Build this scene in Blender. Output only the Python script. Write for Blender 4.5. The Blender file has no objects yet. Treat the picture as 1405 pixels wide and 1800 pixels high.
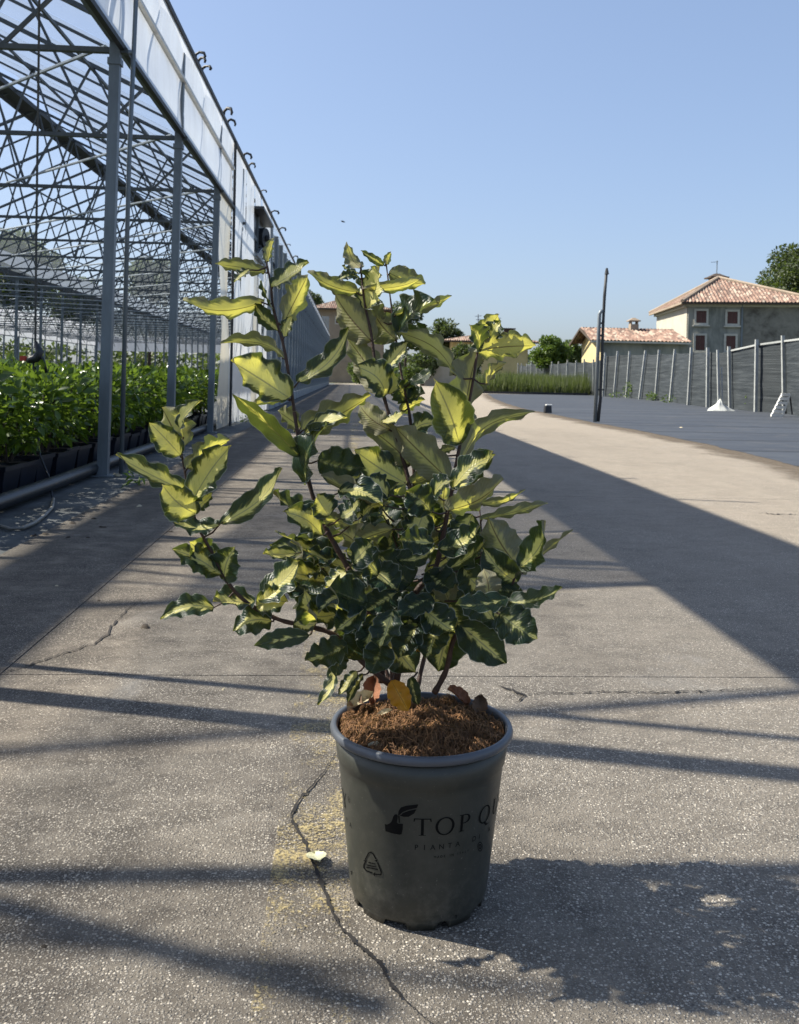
import bpy, bmesh, math, random
import numpy as np
from mathutils import Vector, Matrix, Quaternion, noise

S = bpy.context.scene
COL = S.collection
R = math.radians

# ------------------------------------------------------------------ camera
H = 0.794                      # eye height
F = 1640.0                     # focal length in photo pixels (photo is 1405 x 1800)
PX, PY = 702.5, 662.0          # principal point
YAW, ROLL = R(3.04), R(1.2)
ROT = Matrix.Rotation(-YAW, 3, 'Z') @ Matrix.Rotation(R(90), 3, 'X') @ Matrix.Rotation(ROLL, 3, 'Z')
CAM = Vector((0, 0, H))
cam = bpy.data.cameras.new('camera')
camo = bpy.data.objects.new('camera', cam)
COL.objects.link(camo)
camo.matrix_world = Matrix.Translation(CAM) @ ROT.to_4x4()
cam.sensor_fit = 'HORIZONTAL'
cam.sensor_width = 36
cam.lens = 36 * F / 1405
cam.shift_y = -(900 - PY) / 1405
cam.clip_start = 0.05
cam.clip_end = 3000
cam.dof.use_dof = True
cam.dof.focus_distance = 1.40
cam.dof.aperture_fstop = 26
S.camera = camo

# ------------------------------------------------------------------ light
SHADOW = Vector((0.93, -0.25, -1.0))           # direction the sunlight travels
SUN = -SHADOW.normalized()
w = bpy.data.worlds.new('World')
S.world = w
w.use_nodes = True
wn = w.node_tree
wn.nodes.clear()
wo = wn.nodes.new('ShaderNodeOutputWorld')
wb = wn.nodes.new('ShaderNodeBackground')
sk = wn.nodes.new('ShaderNodeTexSky')
sk.sky_type = 'NISHITA'
sk.sun_disc = False
sk.sun_elevation = math.asin(SUN.z)
sk.sun_rotation = math.atan2(SUN.x, SUN.y)
sk.altitude = 50
sk.air_density = 1.0
sk.dust_density = 2.0
sk.ozone_density = 2.2
wb.inputs['Strength'].default_value = 0.10
sg = wn.nodes.new('ShaderNodeGamma')            # softens the step from zenith to horizon, as the phone's tone curve does
sg.inputs[1].default_value = 0.62
sm = wn.nodes.new('ShaderNodeMix'); sm.data_type = 'RGBA'; sm.blend_type = 'MULTIPLY'
sm.inputs[0].default_value = 1.0
sm.inputs[7].default_value = (1.15, 1.27, 1.50, 1)
wn.links.new(sk.outputs[0], sg.inputs[0])
wn.links.new(sg.outputs[0], sm.inputs[6])
wn.links.new(sm.outputs[2], wb.inputs['Color'])
wn.links.new(wb.outputs[0], wo.inputs['Surface'])
sl = bpy.data.lights.new('sun', 'SUN')
sl.energy = 5.0
sl.angle = R(0.53)
sl.color = (1.0, 0.93, 0.80)
so = bpy.data.objects.new('sun', sl)
COL.objects.link(so)
so.rotation_euler = SHADOW.to_track_quat('-Z', 'Y').to_euler()
S.view_settings.view_transform = 'Standard'
S.view_settings.look = 'None'
S.view_settings.exposure = 1.15
S.view_settings.gamma = 1.0
S.view_settings.use_curve_mapping = False
S.render.engine = 'CYCLES'
S.cycles.transparent_max_bounces = 24
S.render.resolution_x, S.render.resolution_y = 799, 1024

# ------------------------------------------------------------------ pixel helpers
def ray(px, py):
    return ROT @ Vector(((px - PX) / F, -(py - PY) / F, -1.0))
def at(px, py, d):
    return CAM + ray(px, py) * d
def P(px, py, z=0.0):
    r = ray(px, py)
    return CAM + r * ((z - H) / r.z)
def colm(px, d, z=0.0):
    v = at(px, PY + 0.021 * (px - PX), d)
    return Vector((v.x, v.y, z))
def hz(px, py, d):                 # height of something seen at a pixel, at depth d
    return at(px, py, d).z

# ------------------------------------------------------------------ object helpers
def tag(o, label=None, cat=None, group=None, kind=None):
    if label: o['label'] = label
    if cat: o['category'] = cat
    if group: o['group'] = group
    if kind: o['kind'] = kind
    return o
def empty(name, loc=(0, 0, 0), rz=0.0):
    o = bpy.data.objects.new(name, None)
    COL.objects.link(o)
    o.location = loc
    o.rotation_euler = (0, 0, rz)
    o.empty_display_size = 0.1
    return o
def link(name, me, parent=None, mat=None):
    o = bpy.data.objects.new(name, me)
    COL.objects.link(o)
    if mat is not None and not me.materials:
        me.materials.append(mat)
    if parent is not None:
        o.parent = parent
    return o
def child_world(o, parent):        # mesh given in world coordinates, parent moved elsewhere
    o.parent = parent
    o.location = -Vector(parent.location)
    return o
def copy_tree(o, parent=None):
    c = o.copy()
    COL.objects.link(c)
    c.parent = parent
    for ch in [x for x in bpy.data.objects if x.parent == o]:
        copy_tree(ch, c)
    return c

class MB:
    def __init__(s):
        s.v = []; s.f = []; s.uv = None
    def add(s, vs, fs):
        n = len(s.v)
        s.v += [tuple(v) for v in vs]
        s.f += [tuple(i + n for i in f) for f in fs]
        return s
    def box(s, c, size, rot=None, taper=1.0):
        c = Vector(c); hx, hy, hz_ = size[0] / 2, size[1] / 2, size[2] / 2
        vs = []
        for z in (-1, 1):
            t = taper if z > 0 else 1.0
            for x, y in ((-1, -1), (1, -1), (1, 1), (-1, 1)):
                v = Vector((x * hx * t, y * hy * t, z * hz_))
                if rot is not None: v = rot @ v
                vs.append(c + v)
        return s.add(vs, [(3, 2, 1, 0), (4, 5, 6, 7), (0, 1, 5, 4), (1, 2, 6, 5), (2, 3, 7, 6), (3, 0, 4, 7)])
    def bar(s, a, b, wd, ht=None, up=(0, 0, 1)):
        a = Vector(a); b = Vector(b); ht = ht or wd
        z = (b - a); L = z.length
        if L < 1e-6: return s
        z /= L
        u = Vector(up)
        if abs(z.dot(u)) > 0.98: u = Vector((1, 0, 0))
        x = z.cross(u).normalized(); y = x.cross(z).normalized()
        vs = []
        for p in (a, b):
            for i, j in ((-1, -1), (1, -1), (1, 1), (-1, 1)):
                vs.append(p + x * (i * wd / 2) + y * (j * ht / 2))
        return s.add(vs, [(3, 2, 1, 0), (4, 5, 6, 7), (0, 1, 5, 4), (1, 2, 6, 5), (2, 3, 7, 6), (3, 0, 4, 7)])
    def tube(s, pts, rad, n=7, cap=True):
        pts = [Vector(p) for p in pts]
        if not isinstance(rad, (list, tuple)): rad = [rad] * len(pts)
        base = len(s.v)
        prev = None
        for i, p in enumerate(pts):
            t = (pts[min(i + 1, len(pts) - 1)] - pts[max(i - 1, 0)])
            if t.length < 1e-9: t = Vector((0, 0, 1))
            t.normalize()
            if prev is None:
                prev = t.orthogonal().normalized()
            x = (prev - t * prev.dot(t))
            if x.length < 1e-6: x = t.orthogonal()
            x.normalize(); prev = x
            y = t.cross(x)
            for k in range(n):
                a = 2 * math.pi * k / n
                s.v.append(tuple(p + (x * math.cos(a) + y * math.sin(a)) * rad[i]))
        for i in range(len(pts) - 1):
            for k in range(n):
                a = base + i * n + k; b = base + i * n + (k + 1) % n
                s.f.append((a, b, b + n, a + n))
        if cap:
            s.f.append(tuple(base + k for k in range(n))[::-1])
            s.f.append(tuple(base + (len(pts) - 1) * n + k for k in range(n)))
        return s
    def lathe(s, prof, n=48, c=(0, 0, 0)):
        base = len(s.v); c = Vector(c)
        for r, z in prof:
            for k in range(n):
                a = 2 * math.pi * k / n
                s.v.append((c.x + r * math.cos(a), c.y + r * math.sin(a), c.z + z))
        for i in range(len(prof) - 1):
            for k in range(n):
                a = base + i * n + k; b = base + i * n + (k + 1) % n
                s.f.append((a, b, b + n, a + n))
        return s
    def quad(s, a, b, c, d):
        return s.add([a, b, c, d], [(0, 1, 2, 3)])
    def build(s, name, mat, parent=None, smooth=False, bevel=0.0):
        me = bpy.data.meshes.new(name)
        me.from_pydata(s.v, [], s.f)
        me.update()
        if smooth:
            me.polygons.foreach_set('use_smooth', [True] * len(me.polygons))
        o = link(name, me, parent, mat)
        if bevel:
            m = o.modifiers.new('bevel', 'BEVEL'); m.width = bevel; m.segments = 2; m.limit_method = 'ANGLE'
        return o

# ------------------------------------------------------------------ materials
class NT:
    def __init__(s, name):
        s.m = bpy.data.materials.new(name); s.m.use_nodes = True
        s.t = s.m.node_tree; s.n = s.t.nodes; s.n.clear()
        s.out = s.n.new('ShaderNodeOutputMaterial')
    def node(s, typ, **kw):
        n = s.n.new('ShaderNode' + typ)
        for k, v in kw.items(): setattr(n, k, v)
        return n
    def set(s, sock, v):
        if hasattr(v, 'is_linked') or isinstance(v, bpy.types.NodeSocket): s.t.links.new(v, sock)
        elif isinstance(v, (tuple, list)) and len(v) == 3 and len(sock.default_value) == 4: sock.default_value = (*v, 1)
        else: sock.default_value = v
    def coord(s, which='Object'):
        return s.node('TexCoord').outputs[which]
    def mapping(s, vec, scale=(1, 1, 1), loc=(0, 0, 0), rot=(0, 0, 0)):
        n = s.node('Mapping'); s.set(n.inputs[0], vec)
        n.inputs['Scale'].default_value = scale; n.inputs['Location'].default_value = loc; n.inputs['Rotation'].default_value = rot
        return n.outputs[0]
    def noise(s, vec, scale, detail=4, rough=0.55, dist=0.0):
        n = s.node('TexNoise'); s.set(n.inputs['Vector'], vec)
        n.inputs['Scale'].default_value = scale; n.inputs['Detail'].default_value = detail
        n.inputs['Roughness'].default_value = rough; n.inputs['Distortion'].default_value = dist
        return n.outputs[0]
    def voronoi(s, vec, scale, feature='F1', rnd=1.0):
        n = s.node('TexVoronoi', feature=feature); s.set(n.inputs['Vector'], vec)
        n.inputs['Scale'].default_value = scale; n.inputs['Randomness'].default_value = rnd
        return n
    def wave(s, vec, scale, dist=0.0, dirn='X'):
        n = s.node('TexWave'); n.bands_direction = dirn; s.set(n.inputs['Vector'], vec)
        n.inputs['Scale'].default_value = scale; n.inputs['Distortion'].default_value = dist
        return n.outputs['Fac']
    def ramp(s, fac, stops, interp='LINEAR'):
        n = s.node('ValToRGB'); s.set(n.inputs[0], fac)
        cr = n.color_ramp; cr.interpolation = interp
        while len(cr.elements) < len(stops): cr.elements.new(0.5)
        for e, (p, c) in zip(cr.elements, stops):
            e.position = p
            e.color = (c, c, c, 1) if not isinstance(c, (tuple, list)) else (*c, 1)
        return n.outputs[0]
    def math(s, op, a, b=0.0, c=None, clamp=False):
        n = s.node('Math', operation=op, use_clamp=clamp)
        s.set(n.inputs[0], a); s.set(n.inputs[1], b)
        if c is not None: s.set(n.inputs[2], c)
        return n.outputs[0]
    def mix(s, fac, a, b, mode='MIX'):
        n = s.node('Mix', data_type='RGBA', blend_type=mode)
        s.set(n.inputs[0], fac); s.set(n.inputs[6], a); s.set(n.inputs[7], b)
        return n.outputs[2]
    def bump(s, h, strength=0.3, dist=0.01):
        n = s.node('Bump'); s.set(n.inputs['Height'], h)
        n.inputs['Strength'].default_value = strength; n.inputs['Distance'].default_value = dist
        return n.outputs[0]
    def pbr(s, color, rough=0.7, metal=0.0, normal=None, spec=0.5):
        n = s.node('BsdfPrincipled')
        s.set(n.inputs['Base Color'], color); s.set(n.inputs['Roughness'], rough); s.set(n.inputs['Metallic'], metal)
        n.inputs['Specular IOR Level'].default_value = spec
        if normal is not None: s.set(n.inputs['Normal'], normal)
        return n.outputs[0]
    def mixsh(s, fac, a, b):
        n = s.node('MixShader'); s.set(n.inputs[0], fac)
        s.t.links.new(a, n.inputs[1]); s.t.links.new(b, n.inputs[2])
        return n.outputs[0]
    def done(s, sh):
        s.t.links.new(sh, s.out.inputs['Surface'])
        return s.m

def plain(name, c, rough=0.7, metal=0.0, var=0.25, scale=8.0, bump=0.0, spec=0.5):
    t = NT(name); co = t.coord()
    n = t.noise(co, scale, 5, 0.6)
    lo = tuple(x * (1 - var) for x in c); hi = tuple(min(1, x * (1 + var)) for x in c)
    colr = t.ramp(n, [(0.3, lo), (0.7, hi)])
    nm = t.bump(t.noise(co, scale * 6, 3), bump, 0.005) if bump else None
    return t.done(t.pbr(colr, rough, metal, nm, spec))

def m_concrete():
    t = NT('exposed_aggregate_concrete'); co = t.node('NewGeometry').outputs['Position']
    sep = t.node('SeparateXYZ'); t.set(sep.inputs[0], co)
    big = t.noise(co, 0.55, 5, 0.6)
    mid = t.noise(co, 3.2, 6, 0.65, 0.4)
    fine = t.noise(co, 38, 4, 0.7)
    # streaks from wheels along the lane
    streak = t.noise(t.mapping(co, (2.2, 0.12, 1)), 1.6, 4, 0.55)
    # greyer mortar; dirtier brown on the greenhouse side and cleaner on the open side
    xg = t.math('MULTIPLY_ADD', sep.outputs[0], 0.38, 0.34, clamp=True)
    yg = t.math('MULTIPLY_ADD', sep.outputs[1], 0.060, -0.12, clamp=True)
    clean = t.math('ADD', t.math('MULTIPLY', xg, 0.45), t.math('MULTIPLY', t.math('MULTIPLY', yg, xg), 0.42))
    v = t.math('ADD', t.math('MULTIPLY', big, 0.45), t.math('ADD', t.math('MULTIPLY', mid, 0.40), t.math('MULTIPLY', streak, 0.35)))
    mott = t.noise(t.mapping(co, (0.7, 1.1, 1)), 11, 5, 0.65)
    v = t.math('ADD', v, t.math('MULTIPLY_ADD', mott, 0.60, -0.30))
    v = t.math('ADD', v, t.math('MULTIPLY_ADD', clean, 0.66, -0.13))
    mortar = t.ramp(v, [(0.25, (0.036, 0.031, 0.025)), (0.46, (0.082, 0.070, 0.057)), (0.66, (0.185, 0.161, 0.130)), (1.0, (0.28, 0.243, 0.196))])
    # exposed stones, two sizes
    def stones(sc, lo, hi, thr):
        vo = t.voronoi(t.mapping(co, (1, 1, 0.3)), sc)
        cs = t.node('SeparateColor'); t.set(cs.inputs[0], vo.outputs['Color'])
        keep = t.math('GREATER_THAN', cs.outputs[0], thr)
        inside = t.ramp(vo.outputs['Distance'], [(0.40, 1.0), (0.54, 0.0)])
        m = t.math('MULTIPLY', keep, inside)
        c = t.ramp(cs.outputs[1], [(0.0, lo), (0.75, tuple((a + b) / 2 for a, b in zip(lo, hi))), (1.0, hi)])
        return m, c, vo.outputs['Distance']
    m1, c1, d1 = stones(215, (0.10, 0.09, 0.08), (0.78, 0.70, 0.58), 0.32)
    m2, c2, d2 = stones(400, (0.08, 0.07, 0.06), (0.66, 0.60, 0.51), 0.30)
    slab = t.ramp(t.math('MULTIPLY', sep.outputs[1], 0.1), [(0.235, 1.0), (0.26, 0.80), (0.6, 0.6)])
    side = t.math('MULTIPLY_ADD', sep.outputs[0], 0.30, 0.85, clamp=True)
    wear = t.math('MULTIPLY', t.math('MULTIPLY', t.ramp(t.noise(co, 2.3, 5, 0.7), [(0.30, 0.30), (0.60, 1.0)]), slab), side)
    colr = t.mix(t.math('MULTIPLY', m2, t.math('MULTIPLY', wear, 0.8)), mortar, c2)
    colr = t.mix(t.math('MULTIPLY', m1, wear), colr, c1)
    pale = t.ramp(t.noise(co, 1.3, 7, 0.75, 0.8), [(0.60, 0.0), (0.75, 0.45)])
    colr = t.mix(pale, colr, (0.34, 0.325, 0.30))
    dark = t.ramp(t.noise(co, 26, 3, 0.6), [(0.24, 0.55), (0.36, 0.0)])
    colr = t.mix(dark, colr, (0.035, 0.03, 0.028))
    hgt = t.math('ADD', t.math('MULTIPLY', t.math('SUBTRACT', 1.0, d1), t.math('MULTIPLY', m1, 1.0)), t.math('ADD', t.math('MULTIPLY', m2, 0.6), t.math('MULTIPLY', fine, 0.9)))
    return t.done(t.pbr(colr, 0.88, 0, t.bump(hgt, 0.75, 0.004), 0.3))

def m_yellow():
    t = NT('worn_yellow_paint'); co = t.node('NewGeometry').outputs['Position']
    a = t.noise(co, 4.5, 6, 0.75, 0.5); b = t.noise(co, 190, 3, 0.7)
    v = t.math('ADD', t.math('MULTIPLY', a, 0.62), t.math('MULTIPLY', b, 0.50))
    sep = t.node('SeparateXYZ'); t.set(sep.inputs[0], co)
    m = t.ramp(v, [(0.565, 0.0), (0.69, 0.75)])
    colr = t.mix(t.noise(co, 60, 3), (0.38, 0.29, 0.12), (0.62, 0.50, 0.24))
    tr = t.node('BsdfTransparent').outputs[0]
    return t.done(t.mixsh(m, tr, t.pbr(colr, 0.85)))

def m_fabric():
    t = NT('woven_ground_cover'); co = t.node('NewGeometry').outputs['Position']
    st = t.noise(t.mapping(co, (0.35, 1.6, 1)), 0.7, 5, 0.6)
    dust = t.noise(co, 0.5, 6, 0.7)
    c = t.ramp(t.math('ADD', t.math('MULTIPLY', st, 0.6), t.math('MULTIPLY', dust, 0.5)), [(0.35, (0.026, 0.032, 0.044)), (0.6, (0.042, 0.050, 0.063)), (0.8, (0.072, 0.080, 0.092))])
    c = t.mix(t.ramp(t.noise(co, 1.7, 7, 0.75, 0.5), [(0.52, 0.0), (0.72, 0.55)]), c, (0.085, 0.082, 0.078))
    seam = t.ramp(t.wave(t.mapping(co, (0.02, 1, 1)), 0.16, 0.35, 'Y'), [(0.96, 0.0), (0.985, 0.6)])
    c = t.mix(seam, c, (0.016, 0.019, 0.025))
    return t.done(t.pbr(c, 0.75, 0, t.bump(t.math('ADD', t.noise(co, 3, 5), seam), 0.5, 0.05), 0.35))
def m_drift():
    t = NT('soil_drift'); co = t.node('NewGeometry').outputs['Position']; uv = t.coord('UV')
    sep = t.node('SeparateXYZ'); t.set(sep.inputs[0], uv)
    n = t.math('ADD', t.math('MULTIPLY', t.noise(co, 1.4, 6, 0.7), 0.8), t.math('MULTIPLY', t.noise(co, 30, 4, 0.7), 0.35))
    m = t.ramp(t.math('SUBTRACT', n, t.math('MULTIPLY', sep.outputs[0], 0.75)), [(0.12, 0.0), (0.42, 0.75)])
    c = t.ramp(t.noise(co, 18, 5, 0.7), [(0.3, (0.070, 0.055, 0.040)), (0.7, (0.15, 0.122, 0.092))])
    return t.done(t.mixsh(m, t.node('BsdfTransparent').outputs[0], t.pbr(c, 0.95, 0, None, 0.2)))

def m_steel(name='galvanised_steel', c=(0.17, 0.20, 0.225), rough=0.5, metal=0.3):
    t = NT(name); co = t.coord()
    n = t.noise(t.mapping(co, (1, 1, 0.25)), 9, 6, 0.7)
    colr = t.ramp(n, [(0.3, tuple(x * 0.7 for x in c)), (0.62, c), (0.8, tuple(min(1, x * 1.25) for x in c))])
    rust = t.ramp(t.noise(co, 14, 6, 0.75), [(0.68, 0.0), (0.76, 0.5)])
    colr = t.mix(rust, colr, (0.10, 0.065, 0.045))
    return t.done(t.pbr(colr, rough, metal))

def m_film(name, tint, opac, rough=0.25, stain=0.25, gloss=0.25):
    t = NT(name); co = t.coord()
    n = t.noise(t.mapping(co, (1, 1, 0.12)), 3.0, 6, 0.7)
    st = t.ramp(t.noise(t.mapping(co, (1.5, 1.5, 0.1)), 4, 6, 0.7), [(0.5, 0.0), (0.75, stain)])
    colr = t.mix(st, t.ramp(n, [(0.3, tuple(x * 0.82 for x in tint)), (0.7, tint)]), (0.30, 0.27, 0.19))
    nm = t.bump(t.noise(t.mapping(co, (2, 2, 0.3)), 2.5, 4, 0.5), 0.5, 0.05)
    dif = t.node('BsdfDiffuse'); t.set(dif.inputs[0], colr); t.set(dif.inputs['Normal'], nm)
    tl = t.node('BsdfTranslucent'); t.set(tl.inputs[0], colr)
    gl = t.node('BsdfGlossy'); t.set(gl.inputs[0], (0.9, 0.9, 0.9)); gl.inputs['Roughness'].default_value = rough; t.set(gl.inputs['Normal'], nm)
    body = t.mixsh(0.62, dif.outputs[0], tl.outputs[0])
    fr = t.node('Fresnel'); fr.inputs[0].default_value = 1.35
    body = t.mixsh(t.math('MULTIPLY', fr.outputs[0], gloss * 2, clamp=True), body, gl.outputs[0])
    if opac < 1:
        tr = t.node('BsdfTransparent')
        t.set(tr.inputs[0], (0.93, 0.95, 0.97))
        lw = t.node('LayerWeight'); lw.inputs[0].default_value = 0.5
        gz = t.ramp(lw.outputs['Facing'], [(0.62, 0.45), (0.85, 1.0)]) if opac < 0.6 else 1.0
        body = t.mixsh(t.math('MULTIPLY', t.math('MULTIPLY_ADD', n, 0.3 * opac, opac * 0.85), gz), tr.outputs[0], body)
    return t.done(body)

def m_leafy(name, dark, light, trans=0.3, rough=0.45):
    t = NT(name)
    rnd = t.node('NewGeometry').outputs['Random Per Island']
    oi = t.node('ObjectInfo').outputs['Random']
    v = t.math('ADD', t.math('MULTIPLY', rnd, 0.8), t.math('MULTIPLY', oi, 0.2))
    colr = t.ramp(v, [(0.0, dark), (0.65, tuple((a + b) / 2 for a, b in zip(dark, light))), (1.0, light)])
    tl = t.node('BsdfTranslucent'); t.set(tl.inputs[0], t.mix(0.5, colr, (0.22, 0.32, 0.03)))
    return t.done(t.mixsh(trans, t.pbr(colr, rough, 0, None, 0.5), tl.outputs[0]))

def m_variegated():
    t = NT('variegated_leaf'); uv = t.coord('UV')
    oi = t.node('ObjectInfo'); cs = t.node('SeparateColor'); t.set(cs.inputs[0], oi.outputs['Color'])
    cream, age, rnd = cs.outputs[0], cs.outputs[1], cs.outputs[2]
    sep = t.node('SeparateXYZ'); t.set(sep.inputs[0], uv)
    off = t.node('CombineXYZ'); t.set(off.inputs[0], t.math('MULTIPLY', rnd, 37.0)); t.set(off.inputs[1], t.math('MULTIPLY', rnd, 91.0))
    vadd = t.node('VectorMath', operation='ADD'); t.set(vadd.inputs[0], uv); t.set(vadd.inputs[1], off.outputs[0])
    uvo = vadd.outputs[0]
    au = t.math('ABSOLUTE', t.math('MULTIPLY_ADD', sep.outputs[0], 2.0, -1.0))      # 0 at midrib, 1 at margin
    # feathered edge following the side veins
    chev = t.math('ADD', sep.outputs[1], t.math('MULTIPLY', au, -0.28))
    cv = t.node('CombineXYZ'); t.set(cv.inputs[0], t.math('MULTIPLY', sep.outputs[0], 2.2)); t.set(cv.inputs[1], t.math('MULTIPLY', chev, 9.0)); t.set(cv.inputs[2], t.math('MULTIPLY', rnd, 50.0))
    n1 = t.noise(cv.outputs[0], 1.0, 4, 0.6)
    n2 = t.noise(uvo, 2.4, 3, 0.5)
    edge = t.math('ADD', au, t.math('ADD', t.math('MULTIPLY_ADD', n1, 0.9, -0.45), t.math('MULTIPLY_ADD', n2, 0.9, -0.45)))
    lim = t.math('MULTIPLY_ADD', cream, 0.82, -0.10)
    dlt = t.math('SUBTRACT', edge, lim)
    # inner cream, flecks of mid green, dark green margin
    g = t.ramp(t.math('MULTIPLY_ADD', dlt, 1.0, 0.5, clamp=True), [(0.475, (0.72, 0.66, 0.26)), (0.500, (0.36, 0.41, 0.11)), (0.510, (0.050, 0.10, 0.045)), (0.57, (0.008, 0.027, 0.019))])
    inner = t.ramp(t.noise(cv.outputs[0], 2.2, 3, 0.6), [(0.60, 0.0), (0.66, 0.45)])
    g = t.mix(inner, g, (0.13, 0.20, 0.06))
    g = t.mix(t.ramp(t.noise(uvo, 9, 4, 0.6), [(0.45, 0.0), (0.85, 0.25)]), g, (0.04, 0.085, 0.06))
    # silvery scurf
    scurf = t.ramp(t.noise(uvo, 90, 2, 0.6), [(0.60, 0.0), (0.72, 0.18)])
    g = t.mix(scurf, g, (0.42, 0.45, 0.40))
    rim = t.ramp(au, [(0.93, 0.0), (0.985, 0.65)])
    g = t.mix(rim, g, (0.50, 0.52, 0.42))
    vein = t.ramp(au, [(0.012, 1.0), (0.045, 0.0)])
    g = t.mix(t.math('MULTIPLY', vein, 0.4), g, (0.36, 0.40, 0.20))
    old = t.mix(n2, (0.50, 0.17, 0.008), (0.66, 0.34, 0.02))
    oldmask = t.math('MULTIPLY', age, t.ramp(t.noise(uvo, 3.0, 4, 0.6), [(0.62, 1.0), (0.75, 0.3)]))
    front = t.mix(oldmask, g, old)
    # underside: silvery beige felt with brown scales and a raised tan midrib
    sv = t.wave(cv.outputs[0], 0.55, 0.6, 'Y')
    back = t.ramp(t.noise(uvo, 5, 5, 0.65), [(0.3, (0.25, 0.235, 0.15)), (0.7, (0.36, 0.335, 0.225))])
    back = t.mix(0.14, back, g)
    back = t.mix(t.ramp(t.noise(uvo, 60, 2, 0.5), [(0.66, 0.0), (0.72, 0.45)]), back, (0.16, 0.10, 0.05))
    back = t.mix(t.math('MULTIPLY', t.ramp(sv, [(0.88, 0.0), (0.98, 0.22)]), 1.0), back, (0.17, 0.15, 0.08))
    back = t.mix(t.ramp(au, [(0.02, 0.85), (0.055, 0.0)]), back, (0.16, 0.10, 0.055))
    back = t.mix(oldmask, back, old)
    bf = t.node('NewGeometry').outputs['Backfacing']
    colr = t.mix(bf, front, back)
    thru = t.mix(t.math('MULTIPLY_ADD', dlt, 4.0, 0.35, clamp=True), (0.86, 0.80, 0.13), (0.11, 0.14, 0.02))
    thru = t.mix(oldmask, thru, (0.8, 0.4, 0.02))
    thru = t.mix(t.ramp(au, [(0.02, 0.8), (0.055, 0.0)]), thru, (0.06, 0.04, 0.01))
    rgh = t.mix(bf, (0.34, 0.34, 0.34), (0.70, 0.70, 0.70))
    bmp = t.bump(t.math('ADD', t.math('MULTIPLY', sv, 0.5), t.noise(uvo, 14, 4, 0.6)), 0.35, 0.002)
    tl = t.node('BsdfTranslucent'); t.set(tl.inputs[0], thru)
    return t.done(t.mixsh(0.42, t.pbr(colr, rgh, 0, bmp, 0.42), tl.outputs[0]))

M = {}
M['concrete'] = m_concrete()
M['yellow'] = m_yellow()
M['fabric'] = m_fabric()
M['earth'] = plain('earth', (0.10, 0.105, 0.055), 0.95, 0, 0.45, 0.6, 0.4)
M['joint'] = plain('joint_filler', (0.20, 0.185, 0.165), 0.95, 0, 0.5, 40, 0.3)
M['crack'] = plain('crack_dirt', (0.022, 0.019, 0.017), 1.0, 0, 0.5, 60)
M['strip'] = plain('dusty_membrane', (0.060, 0.066, 0.068), 0.9, 0, 0.5, 3.0, 0.5)
M['steel'] = m_steel()
M['mullion'] = m_steel('mullion_steel', (0.20, 0.235, 0.265), 0.5, 0.2)
M['truss'] = m_steel('backlit_truss_steel', (0.075, 0.088, 0.098), 0.55, 0.25)  # same galvanised steel, backlit shade of the roof members put into its colour
M['rod'] = m_steel('bright_galvanised_rod', (0.30, 0.34, 0.37), 0.4, 0.5)
M['darksteel'] = m_steel('dark_vent_steel', (0.035, 0.038, 0.042), 0.6, 0.2)
M['white_film'] = m_film('white_film', (0.80, 0.83, 0.87), 1.0, 0.35, 0.30)
M['bright_film'] = m_film('bright_curtain_film', (0.85, 0.87, 0.90), 1.0, 0.4, 0.05)
M['cream_film'] = m_film('aged_cream_film', (0.66, 0.62, 0.50), 1.0, 0.4, 0.5)
M['clear_film'] = m_film('clear_roof_film', (0.52, 0.58, 0.66), 0.50, 0.2, 0.15)
M['beige_film'] = m_film('beige_roof_film', (0.46, 0.47, 0.43), 0.75, 0.3, 0.3)
M['far_slope_film'] = m_film('milky_roof_film', (0.40, 0.46, 0.52), 0.22, 0.3, 0.1)
M['glazing'] = m_film('corrugated_glazing', (0.10, 0.125, 0.15), 0.66, 0.25, 0.3, 0.03)
M['far_film'] = m_film('far_grey_film', (0.26, 0.29, 0.31), 0.62, 0.4, 0.3)
M['rubber'] = plain('black_plastic_pipe', (0.012, 0.014, 0.018), 0.42, 0, 0.4, 12)
M['navy'] = plain('dark_plastic_pot', (0.010, 0.013, 0.022), 0.38, 0, 0.4, 10)
M['soil'] = plain('potting_soil', (0.055, 0.035, 0.022), 0.95, 0, 0.6, 30, 0.8)
M['crop'] = m_leafy('glossy_crop_leaf', (0.020, 0.058, 0.008), (0.13, 0.205, 0.022), 0.40, 0.25)
M['tree_dark'] = m_leafy('dark_tree_leaf', (0.020, 0.036, 0.014), (0.065, 0.085, 0.034), 0.25, 0.6)
M['tree_mid'] = m_leafy('mid_tree_leaf', (0.022, 0.042, 0.012), (0.075, 0.115, 0.030), 0.3, 0.6)
M['tree_lime'] = m_leafy('bright_shrub_leaf', (0.035, 0.075, 0.012), (0.13, 0.21, 0.035), 0.35, 0.5)
M['reed'] = m_leafy('reed_leaf', (0.035, 0.048, 0.016), (0.10, 0.12, 0.045), 0.3, 0.6)
M['bark'] = plain('bark', (0.055, 0.04, 0.03), 0.9, 0, 0.4, 20, 0.6)
M['stem'] = plain('reddish_brown_stem', (0.050, 0.024, 0.016), 0.6, 0, 0.4, 60, 0.4)
M['leaf'] = m_variegated()
M['pot'] = plain('grey_green_plastic', (0.066, 0.067, 0.054), 0.45, 0, 0.10, 14, 0.05)
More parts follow.
